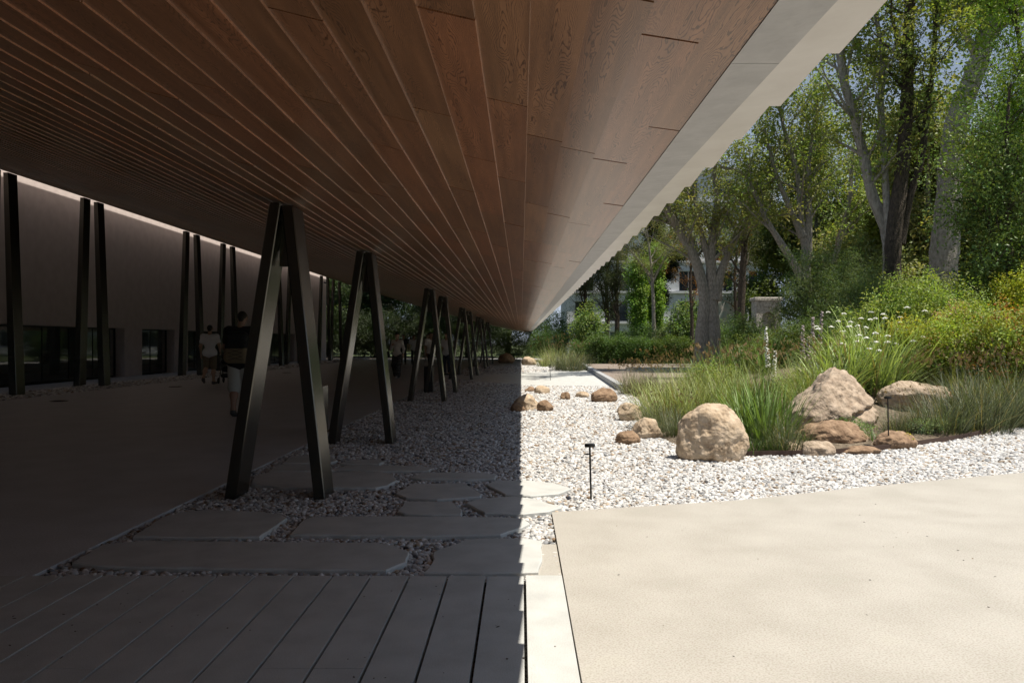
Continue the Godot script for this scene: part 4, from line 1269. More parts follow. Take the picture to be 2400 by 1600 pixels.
	wild_tree("broadleaf_tree", "broadleaf tree of the woods lowest and yellowest behind the feathery shrub", Vector3(19.500, -0.100, -40.000), 9.5, 3.2, "bark_grey", Color(0.14, 0.17, 0.03), "trees behind the garden", 0.12, "big", 1.15, 1.128)
	wild_tree("broadleaf_tree", "broadleaf tree of the woods dark leaved behind the glossy tree", Vector3(30.000, -0.100, -33.000), 13, 4.4, "bark_grey", Color(0.05, 0.1, 0.025), "trees behind the garden", 0.12, "big", 1.15, 1.176)
	wild_tree("broadleaf_tree", "broadleaf tree of the woods dark and low between plane trunk and glossy tree", Vector3(24.000, -0.100, -31.000), 10, 3.2, "bark_grey", Color(0.06, 0.1, 0.025), "trees behind the garden", 0.12, "big", 1.15, 1.128)
	wild_tree("broadleaf_tree", "broadleaf tree of the woods dark, outermost on the right", Vector3(47.000, -0.100, -60.000), 16, 6, "bark_grey", Color(0.035, 0.06, 0.02), "trees behind the garden", 0.2, "big", 1.2, 1.24)
	wild_tree("broadleaf_tree", "broadleaf tree of the woods olive, between ivy trunk and plane trunk at middle height", Vector3(18.600, -0.100, -38.000), 11.5, 3.4, "bark_grey", Color(0.15, 0.17, 0.07), "trees behind the garden", 0.12, "big", 1.15, 1.136)
	wild_tree("broadleaf_tree", "dark tree at the walkway's far end, first beyond the wall end, counted from the wall", Vector3(-27.000, -0.100, -74.000), 14, 5, "bark_dark", Color(0.03, 0.05, 0.018), "trees at the walkway's end", 0.05, "big", 1.4, 1.1)
	wild_tree("broadleaf_tree", "dark tree at the walkway's far end, second beyond the wall end", Vector3(-22.000, -0.100, -70.000), 12, 4.4, "bark_dark", Color(0.03, 0.05, 0.018), "trees at the walkway's end", 0.05, "big", 1.4, 1.1)
	wild_tree("broadleaf_tree", "dark tree at the walkway's far end, third beyond the wall end, behind the tall columns", Vector3(-17.500, -0.100, -72.000), 13, 4.6, "bark_dark", Color(0.03, 0.05, 0.018), "trees at the walkway's end", 0.05, "big", 1.4, 1.1)
	wild_tree("broadleaf_tree", "dark tree at the walkway's far end, fourth, behind the second gravel column", Vector3(-12.500, -0.100, -69.000), 12, 4.2, "bark_dark", Color(0.03, 0.05, 0.018), "trees at the walkway's end", 0.05, "big", 1.4, 1.1)
	wild_tree("broadleaf_tree", "dark tree at the walkway's far end, fifth, behind the walking visitors", Vector3(-8.200, -0.100, -71.000), 13, 4.4, "bark_dark", Color(0.03, 0.05, 0.018), "trees at the walkway's end", 0.05, "big", 1.4, 1.1)
	wild_tree("broadleaf_tree", "dark tree at the walkway's far end, sixth, behind the third gravel column", Vector3(-4.600, -0.100, -69.000), 11, 4, "bark_dark", Color(0.03, 0.05, 0.018), "trees at the walkway's end", 0.05, "big", 1.4, 1.1)
	wild_tree("broadleaf_tree", "dark tree at the walkway's far end, last, behind the far gravel columns", Vector3(-1.200, -0.100, -70.000), 12, 4, "bark_dark", Color(0.03, 0.05, 0.018), "trees at the walkway's end", 0.05, "big", 1.4, 1.1)
	wild_tree("broadleaf_tree", "dark tree at the walkway's far end, tinted as sunlit, farther back behind the tall columns", Vector3(-19.000, -0.100, -90.000), 17, 6, "bark_dark", Color(0.09, 0.14, 0.03), "trees at the walkway's end", 0.05, "big", 1.4, 1.1)  # lighter leaf tint stands in for sunlight on the trees farther back
	wild_tree("broadleaf_tree", "dark tree at the walkway's far end, tinted as sunlit, farther back behind the visitors", Vector3(-9.000, -0.100, -92.000), 18, 6, "bark_dark", Color(0.09, 0.14, 0.03), "trees at the walkway's end", 0.05, "big", 1.4, 1.1)
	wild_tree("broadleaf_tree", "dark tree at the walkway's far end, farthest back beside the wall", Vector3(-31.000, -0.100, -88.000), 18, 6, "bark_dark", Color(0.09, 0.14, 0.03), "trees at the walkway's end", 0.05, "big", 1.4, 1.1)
	shrub("bush", "dark shrub at the walkway's far end, number one from the wall", Vector3(-25.000, 0.000, -66.500), Vector3(2.900, 1.900, 1.300), "shiny", 950, Color(0.022, 0.036, 0.013), "low shrubs at the walkway's end", "leaf", 1.4)
	shrub("bush", "dark shrub at the walkway's far end, number two from the wall", Vector3(-20.500, 0.000, -66.000), Vector3(2.900, 1.900, 1.300), "shiny", 950, Color(0.022, 0.036, 0.013), "low shrubs at the walkway's end", "leaf", 1.4)
	shrub("bush", "dark shrub at the walkway's far end, number three from the wall", Vector3(-16.000, 0.000, -65.800), Vector3(2.900, 1.900, 1.300), "shiny", 950, Color(0.022, 0.036, 0.013), "low shrubs at the walkway's end", "leaf", 1.4)
	shrub("bush", "dark shrub at the walkway's far end, number four from the wall", Vector3(-11.800, 0.000, -65.600), Vector3(2.900, 1.900, 1.300), "shiny", 950, Color(0.022, 0.036, 0.013), "low shrubs at the walkway's end", "leaf", 1.4)
	shrub("bush", "dark shrub at the walkway's far end, number five from the wall", Vector3(-8.000, 0.000, -66.000), Vector3(2.900, 1.900, 1.300), "shiny", 950, Color(0.022, 0.036, 0.013), "low shrubs at the walkway's end", "leaf", 1.4)
	shrub("bush", "dark shrub at the walkway's far end, number six from the wall", Vector3(-4.200, 0.000, -65.500), Vector3(2.900, 1.900, 1.300), "shiny", 950, Color(0.022, 0.036, 0.013), "low shrubs at the walkway's end", "leaf", 1.4)
	shrub("bush", "dark green shrub under the canopy's far tip", Vector3(-0.400, 0.000, -60.000), Vector3(2.400, 1.000, 1.300), "shiny", 520, Color(0.045, 0.08, 0.025))
	shrub("bush", "mid green shrub right of the canopy's far tip", Vector3(2.000, 0.000, -55.000), Vector3(1.600, 1.150, 1.200), "shiny", 420, Color(0.06, 0.11, 0.03))
	shrub("bush", "light leaved upright shrub in front of the thin dark trunks", Vector3(4.237, 0.000, -50.000), Vector3(1.000, 1.750, 0.900), "broad", 330, Color(0.13, 0.19, 0.07))
	shrub("bush", "pale green young shrub left of the twin grey trunks", Vector3(9.739, 0.000, -47.000), Vector3(1.000, 1.900, 0.900), "broad", 320, Color(0.12, 0.18, 0.07))
	shrub("bush", "round dark shrub behind the far hedge", Vector3(7.015, 0.000, -47.000), Vector3(1.800, 1.200, 1.000), "shiny", 420, Color(0.05, 0.09, 0.03))
	shrub("bush", "grey green shrub below the french windows", Vector3(8.686, 0.000, -47.000), Vector3(1.200, 1.150, 1.000), "shiny", 300, Color(0.1, 0.13, 0.06))
	shrub("bush", "green shrub between twin trunks and dark trunk", Vector3(9.771, 0.000, -37.000), Vector3(1.300, 1.200, 1.000), "shiny", 360, Color(0.07, 0.12, 0.03))
	shrub("bush", "rounded shrub left of the stone portal", Vector3(8.949, 0.000, -31.000), Vector3(0.900, 1.150, 0.900), "shiny", 330, Color(0.075, 0.12, 0.035))
	shrub("bush", "big feathery willow-leaved shrub beside the stone portal", Vector3(9.187, 0.000, -23.500), Vector3(1.500, 2.000, 1.500), "narrow", 2000, Color(0.085, 0.125, 0.05), "", "leaf", 1.25)
	shrub("bush", "feathery shrub's lower neighbour, denser and rounder", Vector3(9.478, 0.000, -22.000), Vector3(1.300, 1.500, 1.200), "narrow", 1500, Color(0.095, 0.14, 0.06), "", "leaf", 1.2)
	shrub("bush", "olive green low shrub in front of the portal's foot", Vector3(6.594, 0.100, -20.000), Vector3(1.300, 0.720, 0.900), "small", 900, Color(0.085, 0.115, 0.03), "", "leaf", 1.2)
	shrub("bush", "dark green shrub behind the white flower spikes", Vector3(7.335, 0.200, -19.500), Vector3(1.200, 0.900, 0.900), "small", 900, Color(0.06, 0.1, 0.025), "", "leaf", 1.2)
	shrub("bush", "dense dark bush below the glossy tree", Vector3(11.866, 0.300, -19.500), Vector3(2.200, 1.300, 1.000), "shiny", 900, Color(0.045, 0.09, 0.02), "", "leaf_shiny")
	shrub("bush", "dark bush between ivy trunk and plane trunk", Vector3(10.982, 0.200, -22.000), Vector3(1.600, 1.250, 0.900), "shiny", 700, Color(0.055, 0.1, 0.025))
	shrub("bush", "fresh green shrub with white flowers at its top, crowning the bed", Vector3(8.417, 0.600, -16.500), Vector3(1.150, 1.050, 0.800), "shiny", 850, Color(0.16, 0.22, 0.055), "", "leaf", 0.75)
	shrub("bush", "low pale green shrub filling the bed behind the strap leaves", Vector3(7.742, 0.600, -17.000), Vector3(0.950, 0.800, 0.600), "shiny", 520, Color(0.17, 0.23, 0.06), "", "leaf", 0.75)
	shrub("bush", "leafy pale green plant left of the peaked boulder's shoulder", Vector3(4.696, 0.150, -13.400), Vector3(0.400, 0.300, 0.300), "shiny", 110, Color(0.17, 0.23, 0.07), "", "leaf", 0.6)
	shrub("bush", "small leafy shrub among the meadow grasses", Vector3(3.996, 0.050, -16.500), Vector3(0.600, 0.420, 0.400), "shiny", 170, Color(0.15, 0.2, 0.05), "", "leaf", 0.65)
	shrub("bush", "dense dark bush at the canopy tip, left of the apartment building", Vector3(2.026, 0.000, -57.000), Vector3(1.700, 1.700, 1.200), "shiny", 620, Color(0.04, 0.075, 0.025), "", "leaf", 1.3)
	shrub("bush", "golden green shrub above the layered boulder", Vector3(7.637, 0.600, -15.300), Vector3(0.750, 0.550, 0.500), "shiny", 420, Color(0.24, 0.28, 0.05), "", "leaf", 0.7, "shrub", Color(0.24, 0.2, 0.03), 0.1)
	shrub("bush", "second golden shrub right of the first, with brownish tips", Vector3(8.431, 0.600, -15.000), Vector3(1.000, 0.650, 0.600), "shiny", 620, Color(0.2, 0.26, 0.055), "", "leaf", 0.7, "shrub", Color(0.2, 0.12, 0.03), 0.1)
	shrub("bush", "orange tipped shrub at the right edge above the sedge", Vector3(8.976, 0.550, -14.300), Vector3(1.000, 0.700, 0.600), "shiny", 640, Color(0.19, 0.24, 0.055), "", "leaf", 0.7, "shrub", Color(0.24, 0.1, 0.03), 0.15)
	shrub("bush", "yellow leaved shrub at the far right behind the orange tipped one", Vector3(10.717, 0.500, -17.000), Vector3(0.700, 1.150, 0.600), "small", 900, Color(0.24, 0.27, 0.03), "", "leaf", 1.4)
	shrub("bush", "pale dry shrub with pinkish tips above the golden shrubs", Vector3(8.555, 0.850, -15.600), Vector3(0.420, 0.620, 0.350), "small", 130, Color(0.3, 0.2, 0.14), "", "leaf", 1.0)
	shrub("bush", "yellow small plant by the bed edging below the tall path light", Vector3(4.894, 0.030, -10.250), Vector3(0.110, 0.070, 0.100), "small", 26, Color(0.36, 0.36, 0.03), "", "leaf", 0.45)
	shrub("bush", "pale leaved creeping plant at the bed edge, left of three", Vector3(5.628, 0.030, -11.275), Vector3(0.200, 0.100, 0.160), "small", 50, Color(0.17, 0.24, 0.13), "creeping plants at the bed edge", "leaf", 0.55)
	shrub("bush", "pale leaved creeping plant at the bed edge, middle of three", Vector3(5.984, 0.030, -11.484), Vector3(0.200, 0.100, 0.160), "small", 50, Color(0.17, 0.24, 0.13), "creeping plants at the bed edge", "leaf", 0.55)
	shrub("bush", "pale leaved creeping plant at the bed edge, right of three", Vector3(6.443, 0.030, -11.928), Vector3(0.200, 0.100, 0.160), "small", 50, Color(0.17, 0.24, 0.13), "creeping plants at the bed edge", "leaf", 0.55)
	shrub("bush", "creeping green plant left of the brown mossy rock", Vector3(4.538, 0.040, -10.877), Vector3(0.250, 0.120, 0.200), "small", 60, Color(0.1, 0.17, 0.05), "", "leaf", 0.55)
	shrub("bush", "low leafy ground plant between the two biggest boulders", Vector3(3.598, 0.040, -11.484), Vector3(0.400, 0.120, 0.300), "small", 110, Color(0.1, 0.16, 0.05), "", "leaf", 0.6)
	hedge("clipped green hedge behind the brown path, first from the canopy", Vector3(4.000, -0.100, -44.600), Vector3(2.350, 1.550, 1.400), 620, Color(0.055, 0.1, 0.022), "hedges behind the brown path")
	hedge("clipped green hedge behind the brown path, second from the canopy", Vector3(6.300, -0.100, -44.400), Vector3(2.350, 1.650, 1.400), 620, Color(0.05, 0.095, 0.02), "hedges behind the brown path")
	hedge("clipped green hedge behind the brown path, third from the canopy", Vector3(8.600, -0.100, -44.200), Vector3(2.350, 1.550, 1.400), 620, Color(0.07, 0.11, 0.022), "hedges behind the brown path")
	hedge("clipped green hedge behind the brown path, fourth from the canopy", Vector3(10.900, -0.100, -44.000), Vector3(2.350, 1.650, 1.400), 620, Color(0.08, 0.115, 0.025), "hedges behind the brown path")
	hedge("clipped green hedge behind the brown path, fifth from the canopy", Vector3(13.200, -0.100, -43.800), Vector3(2.350, 1.550, 1.400), 620, Color(0.06, 0.1, 0.025), "hedges behind the brown path")

func build_plants() -> void:
	for k in 3:
		for q in [["sedge", 300, 0.95, 0.95, 0.0095, 1.15, Color(0.12, 0.145, 0.08), 0.1, 16], ["iris", 70, 0.95, 0.55, 0.028, 0.35, Color(0.15, 0.24, 0.055), 0.04, 0], ["meadow", 210, 0.95, 1.0, 0.0135, 0.95, Color(0.3, 0.36, 0.13), 0.2, 34],
			["strap", 130, 0.95, 0.6, 0.024, 1.0, Color(0.29, 0.38, 0.13), 0.06, 0], ["brush", 200, 0.75, 0.6, 0.01, 0.6, Color(0.13, 0.14, 0.07), 0.15, 34], ["low", 60, 0.3, 0.4, 0.014, 1.0, Color(0.1, 0.17, 0.05), 0.1, 0]]:
			if not tufts.has(q[0]):
				tufts[q[0]] = []
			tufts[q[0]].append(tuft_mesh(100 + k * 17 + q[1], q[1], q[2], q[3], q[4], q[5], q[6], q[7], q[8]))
	tuft("sedge", Vector3(5.297, 0.000, -11.200), 0.55, "dark drooping sedge at the bed's right, first from the peaked boulder", "dark sedges at the bed's right", "sedge_clump", "sedge")
	tuft("sedge", Vector3(5.703, 0.000, -11.400), 0.62, "dark drooping sedge at the bed's right, second from the peaked boulder", "dark sedges at the bed's right", "sedge_clump", "sedge")
	tuft("sedge", Vector3(6.158, 0.000, -11.600), 0.95, "dark drooping sedge at the bed's right, third from the peaked boulder", "dark sedges at the bed's right", "sedge_clump", "sedge")
	tuft("sedge", Vector3(6.941, 0.000, -12.350), 1.18, "dark drooping sedge at the bed's right, fourth from the peaked boulder", "dark sedges at the bed's right", "sedge_clump", "sedge")
	tuft("sedge", Vector3(6.958, 0.000, -11.950), 1.12, "dark drooping sedge at the bed's right, fifth from the peaked boulder", "dark sedges at the bed's right", "sedge_clump", "sedge")
	tuft("sedge", Vector3(7.880, 0.000, -12.950), 1.23, "dark drooping sedge at the bed's right, sixth from the peaked boulder", "dark sedges at the bed's right", "sedge_clump", "sedge")
	tuft("sedge", Vector3(8.003, 0.000, -12.750), 1.18, "dark drooping sedge at the bed's right, seventh from the peaked boulder", "dark sedges at the bed's right", "sedge_clump", "sedge")
	tuft("sedge", Vector3(8.307, 0.000, -13.900), 1.15, "dark drooping sedge at the bed's right, eighth from the peaked boulder", "dark sedges at the bed's right", "sedge_clump", "sedge")
	tuft("sedge", Vector3(7.458, 0.000, -13.400), 0.95, "dark drooping sedge at the bed's right, ninth from the peaked boulder", "dark sedges at the bed's right", "sedge_clump", "sedge")
	tuft("iris", Vector3(3.019, 0.000, -10.400), 0.95, "bright green iris leaves right behind the rounded boulder, first from its edge", "iris clumps by the rounded boulder", "iris_clump", "iris")
	tuft("iris", Vector3(3.129, 0.000, -10.200), 1.00, "bright green iris leaves right behind the rounded boulder, second from its edge", "iris clumps by the rounded boulder", "iris_clump", "iris")
	tuft("iris", Vector3(3.437, 0.000, -10.600), 0.85, "bright green iris leaves right behind the rounded boulder, third from its edge", "iris clumps by the rounded boulder", "iris_clump", "iris")
	tuft("iris", Vector3(3.061, 0.000, -11.000), 0.95, "bright green iris leaves right behind the rounded boulder, fourth from its edge", "iris clumps by the rounded boulder", "iris_clump", "iris")
	tuft("iris", Vector3(3.386, 0.000, -11.300), 1.05, "bright green iris leaves right behind the rounded boulder, fifth from its edge", "iris clumps by the rounded boulder", "iris_clump", "iris")
	tuft("iris", Vector3(3.418, 0.000, -12.000), 1.00, "bright green iris leaves right behind the rounded boulder, sixth from its edge", "iris clumps by the rounded boulder", "iris_clump", "iris")
	tuft("sedge", Vector3(3.230, 0.000, -9.750), 0.62, "small dark sedge tuft in front of the peaked boulder's left side", "", "sedge_clump", "sedge")
	tuft("meadow", Vector3(2.352, 0.000, -14.200), 0.95, "arching meadow grass with brown seed heads left of the bed, first clump", "meadow grasses behind the rounded boulder", "meadow_clump", "grass")
	tuft("meadow", Vector3(2.397, 0.000, -12.600), 0.95, "arching meadow grass with brown seed heads left of the bed, second clump", "meadow grasses behind the rounded boulder", "meadow_clump", "grass")
	tuft("meadow", Vector3(2.772, 0.000, -12.900), 1.00, "arching meadow grass with brown seed heads left of the bed, third clump", "meadow grasses behind the rounded boulder", "meadow_clump", "grass")
	tuft("meadow", Vector3(2.898, 0.000, -14.600), 1.05, "arching meadow grass with brown seed heads left of the bed, fourth clump", "meadow grasses behind the rounded boulder", "meadow_clump", "grass")
	tuft("meadow", Vector3(3.307, 0.000, -14.300), 1.05, "arching meadow grass with brown seed heads left of the bed, fifth clump", "meadow grasses behind the rounded boulder", "meadow_clump", "grass")
	tuft("meadow", Vector3(3.392, 0.000, -13.400), 1.05, "arching meadow grass with brown seed heads left of the bed, sixth clump", "meadow grasses behind the rounded boulder", "meadow_clump", "grass")
	tuft("meadow", Vector3(3.989, 0.000, -14.800), 1.05, "arching meadow grass with brown seed heads left of the bed, seventh clump", "meadow grasses behind the rounded boulder", "meadow_clump", "grass")
	tuft("meadow", Vector3(2.877, 0.000, -15.800), 1.00, "arching meadow grass with brown seed heads left of the bed, eighth clump", "meadow grasses behind the rounded boulder", "meadow_clump", "grass")
	tuft("meadow", Vector3(3.569, 0.000, -16.200), 1.00, "arching meadow grass with brown seed heads left of the bed, ninth clump", "meadow grasses behind the rounded boulder", "meadow_clump", "grass")
	tuft("meadow", Vector3(4.453, 0.000, -15.000), 0.95, "arching meadow grass with brown seed heads left of the bed, tenth clump", "meadow grasses behind the rounded boulder", "meadow_clump", "grass")
	tuft("sedge", Vector3(2.054, 0.000, -12.400), 0.62, "grey green sedge leaning over gravel behind the flat topped rock, left", "sedges over the gravel", "sedge_clump", "sedge")
	tuft("sedge", Vector3(2.167, 0.000, -11.900), 0.60, "grey green sedge leaning over gravel behind the flat topped rock, middle", "sedges over the gravel", "sedge_clump", "sedge")
	tuft("sedge", Vector3(2.212, 0.000, -11.300), 0.55, "grey green sedge leaning over gravel behind the flat topped rock, right", "sedges over the gravel", "sedge_clump", "sedge")
	tuft("brush", Vector3(2.724, 0.000, -20.500), 0.95, "bushy dark grass with brown tips at the kerb's near end, left", "bushy grasses at the kerb", "brush_clump", "grass")
	tuft("brush", Vector3(2.963, 0.000, -20.000), 1.00, "bushy dark grass with brown tips at the kerb's near end, middle", "bushy grasses at the kerb", "brush_clump", "grass")
	tuft("brush", Vector3(3.355, 0.000, -20.800), 0.90, "bushy dark grass with brown tips at the kerb's near end, right", "bushy grasses at the kerb", "brush_clump", "grass")
	tuft("sedge", Vector3(1.841, 0.000, -37.000), 1.25, "feathery dark grass at the far end of the white gravel, left", "feathery grasses at the gravel's far end", "grass_clump", "grass")
	tuft("sedge", Vector3(2.289, 0.000, -36.400), 1.30, "feathery dark grass at the far end of the white gravel, middle", "feathery grasses at the gravel's far end", "grass_clump", "grass")
	tuft("sedge", Vector3(2.786, 0.000, -37.200), 1.20, "feathery dark grass at the far end of the white gravel, right", "feathery grasses at the gravel's far end", "grass_clump", "grass")
	tuft("meadow", Vector3(1.332, 0.000, -42.000), 1.20, "light green far grass behind the feathery dark grass, left", "light far grasses", "grass_clump", "grass")
	tuft("meadow", Vector3(1.962, 0.000, -46.000), 1.50, "light green far grass behind the feathery dark grass, middle", "light far grasses", "grass_clump", "grass")
	tuft("meadow", Vector3(2.626, 0.000, -42.500), 1.30, "light green far grass behind the feathery dark grass, right", "light far grasses", "grass_clump", "grass")
	tuft("iris", Vector3(4.965, 0.000, -20.500), 1.10, "dark iris leaves behind the meadow grass, second clump from the left", "iris clumps behind the meadow grass", "iris_clump", "iris")
	tuft("iris", Vector3(5.282, 0.000, -20.000), 1.20, "dark iris leaves behind the meadow grass, third clump from the left", "iris clumps behind the meadow grass", "iris_clump", "iris")
	tuft("iris", Vector3(5.857, 0.000, -20.800), 1.10, "dark iris leaves behind the meadow grass, fourth clump from the left", "iris clumps behind the meadow grass", "iris_clump", "iris")
	tuft("iris", Vector3(5.745, 0.000, -18.500), 1.00, "dark iris leaves behind the meadow grass, fifth clump from the left", "iris clumps behind the meadow grass", "iris_clump", "iris")
	tuft("iris", Vector3(4.627, 0.000, -21.000), 1.00, "dark iris leaves behind the meadow grass, first clump from the left", "iris clumps behind the meadow grass", "iris_clump", "iris")
	tuft("strap", Vector3(5.265, 0.000, -13.600), 1.16, "pale green arching strap leaves above the peaked boulder, first clump", "strap leaved clumps above the peaked boulder", "strap_clump", "strap leaved plant")
	tuft("strap", Vector3(5.726, 0.000, -14.000), 1.34, "pale green arching strap leaves above the peaked boulder, second clump", "strap leaved clumps above the peaked boulder", "strap_clump", "strap leaved plant")
	tuft("strap", Vector3(6.290, 0.000, -14.600), 1.52, "pale green arching strap leaves above the peaked boulder, third clump", "strap leaved clumps above the peaked boulder", "strap_clump", "strap leaved plant")
	tuft("strap", Vector3(6.390, 0.000, -14.200), 1.46, "pale green arching strap leaves above the peaked boulder, fourth clump", "strap leaved clumps above the peaked boulder", "strap_clump", "strap leaved plant")
	tuft("strap", Vector3(6.341, 0.000, -15.200), 1.65, "pale green arching strap leaves above the peaked boulder, fifth clump", "strap leaved clumps above the peaked boulder", "strap_clump", "strap leaved plant")
	tuft("strap", Vector3(6.934, 0.000, -15.600), 1.83, "pale green arching strap leaves above the peaked boulder, sixth clump", "strap leaved clumps above the peaked boulder", "strap_clump", "strap leaved plant")
	tuft("strap", Vector3(7.182, 0.000, -15.400), 1.83, "pale green arching strap leaves above the peaked boulder, seventh clump", "strap leaved clumps above the peaked boulder", "strap_clump", "strap leaved plant")
	tuft("strap", Vector3(7.821, 0.000, -16.200), 1.95, "pale green arching strap leaves above the peaked boulder, eighth clump", "strap leaved clumps above the peaked boulder", "strap_clump", "strap leaved plant")
	tuft("strap", Vector3(5.970, 0.000, -15.000), 1.40, "pale green arching strap leaves above the peaked boulder, ninth clump", "strap leaved clumps above the peaked boulder", "strap_clump", "strap leaved plant")
	tuft("strap", Vector3(6.637, 0.000, -14.400), 1.34, "pale green arching strap leaves above the peaked boulder, tenth clump", "strap leaved clumps above the peaked boulder", "strap_clump", "strap leaved plant")
	tuft("meadow", Vector3(4.499, 0.000, -12.600), 0.80, "dry arching grass left of the peaked boulder's top, front", "dry grasses by the peaked boulder", "grass_clump", "grass")
	tuft("meadow", Vector3(4.857, 0.000, -13.200), 0.90, "dry arching grass left of the peaked boulder's top, middle", "dry grasses by the peaked boulder", "grass_clump", "grass")
	tuft("meadow", Vector3(4.884, 0.000, -14.000), 0.90, "dry arching grass left of the peaked boulder's top, back", "dry grasses by the peaked boulder", "grass_clump", "grass")
	tuft("meadow", Vector3(7.979, 0.000, -13.600), 1.00, "tall seeding grass above the dark sedge, middle", "tall seeding grasses above the sedge", "grass_clump", "grass")
	tuft("meadow", Vector3(8.920, 0.000, -14.400), 1.10, "tall seeding grass above the dark sedge, right", "tall seeding grasses above the sedge", "grass_clump", "grass")
	tuft("meadow", Vector3(7.787, 0.000, -14.200), 1.00, "tall seeding grass above the dark sedge, left", "tall seeding grasses above the sedge", "grass_clump", "grass")
	tuft("low", Vector3(2.871, 0.000, -9.759), 0.80, "little low green tuft in the bed's front soil, first from the rounded boulder", "little tufts at the bed's front", "grass_clump", "grass")
	tuft("low", Vector3(3.086, 0.000, -9.683), 0.80, "little low green tuft in the bed's front soil, second from the rounded boulder", "little tufts at the bed's front", "grass_clump", "grass")
	tuft("low", Vector3(2.758, 0.000, -9.608), 0.80, "little low green tuft in the bed's front soil, third from the rounded boulder", "little tufts at the bed's front", "grass_clump", "grass")
	tuft("low", Vector3(3.028, 0.000, -9.837), 0.80, "little low green tuft in the bed's front soil, fourth from the rounded boulder", "little tufts at the bed's front", "grass_clump", "grass")
	tuft("low", Vector3(2.258, 0.000, -11.379), 0.80, "little low green tuft in the bed's front soil, fifth from the rounded boulder", "little tufts at the bed's front", "grass_clump", "grass")
	tuft("low", Vector3(3.688, 0.000, -10.331), 0.80, "little low green tuft in the bed's front soil, sixth from the rounded boulder", "little tufts at the bed's front", "grass_clump", "grass")
	tuft("low", Vector3(4.670, 0.000, -10.507), 0.80, "little low green tuft in the bed's front soil, seventh from the rounded boulder", "little tufts at the bed's front", "grass_clump", "grass")
	tuft("low", Vector3(6.543, 0.000, -11.814), 0.80, "little low green tuft in the bed's front soil, eighth from the rounded boulder", "little tufts at the bed's front", "grass_clump", "grass")
	tuft("low", Vector3(7.341, 0.000, -12.284), 0.80, "little low green tuft in the bed's front soil, ninth from the rounded boulder", "little tufts at the bed's front", "grass_clump", "grass")
	umbel_plant(Vector3(5.652, 0.000, -14.200), 6, 1.15, "thin stemmed plant with flat white flower heads, lowest left above the peaked boulder")
	umbel_plant(Vector3(6.338, 0.000, -14.900), 6, 1.35, "thin stemmed plant with flat white flower heads, above the boulder's peak")
	umbel_plant(Vector3(6.877, 0.000, -15.100), 6, 1.50, "thin stemmed plant with flat white flower heads, middle of the strap leaves")
	umbel_plant(Vector3(7.724, 0.000, -16.000), 6, 1.75, "thin stemmed plant with flat white flower heads, at the top of the flowering mass")
	umbel_plant(Vector3(7.830, 0.000, -15.600), 5, 1.30, "thin stemmed plant with flat white flower heads, over the golden shrub")
	umbel_plant(Vector3(6.234, 0.000, -14.200), 5, 1.00, "thin stemmed plant with flat white flower heads, just right of the boulder's peak")
	umbel_plant(Vector3(8.337, 0.000, -16.000), 5, 1.75, "thin stemmed plant with flat white flower heads, on the fresh green shrub at the top")
	umbel_plant(Vector3(6.548, 0.000, -15.800), 5, 1.40, "thin stemmed plant with flat white flower heads, back left among strap leaves")
	umbel_plant(Vector3(7.356, 0.000, -14.900), 4, 1.05, "thin stemmed plant with flat white flower heads, low over the golden shrub's left")
	spike_plant(Vector3(5.058, 0.000, -16.200), 1.25, 0.35, "petal", "tallest cream white flower spike, standing alone left of the others")
	spike_plant(Vector3(4.938, 0.000, -15.600), 0.80, 0.30, "petal", "shorter cream white flower spike just in front of the tallest")
	spike_plant(Vector3(6.017, 0.000, -16.400), 1.15, 0.30, "bract", "pinkish flower spike right of centre among shrubs")
	spike_plant(Vector3(6.199, 0.000, -16.600), 1.25, 0.30, "bract", "tallest pinkish flower spike next to the strap leaves")
	spike_plant(Vector3(5.677, 0.000, -16.000), 1.05, 0.30, "bract", "leftmost of the pinkish flower spikes")
	spike_plant(Vector3(5.566, 0.000, -15.400), 0.85, 0.30, "bract", "shortest pinkish flower spike in front")

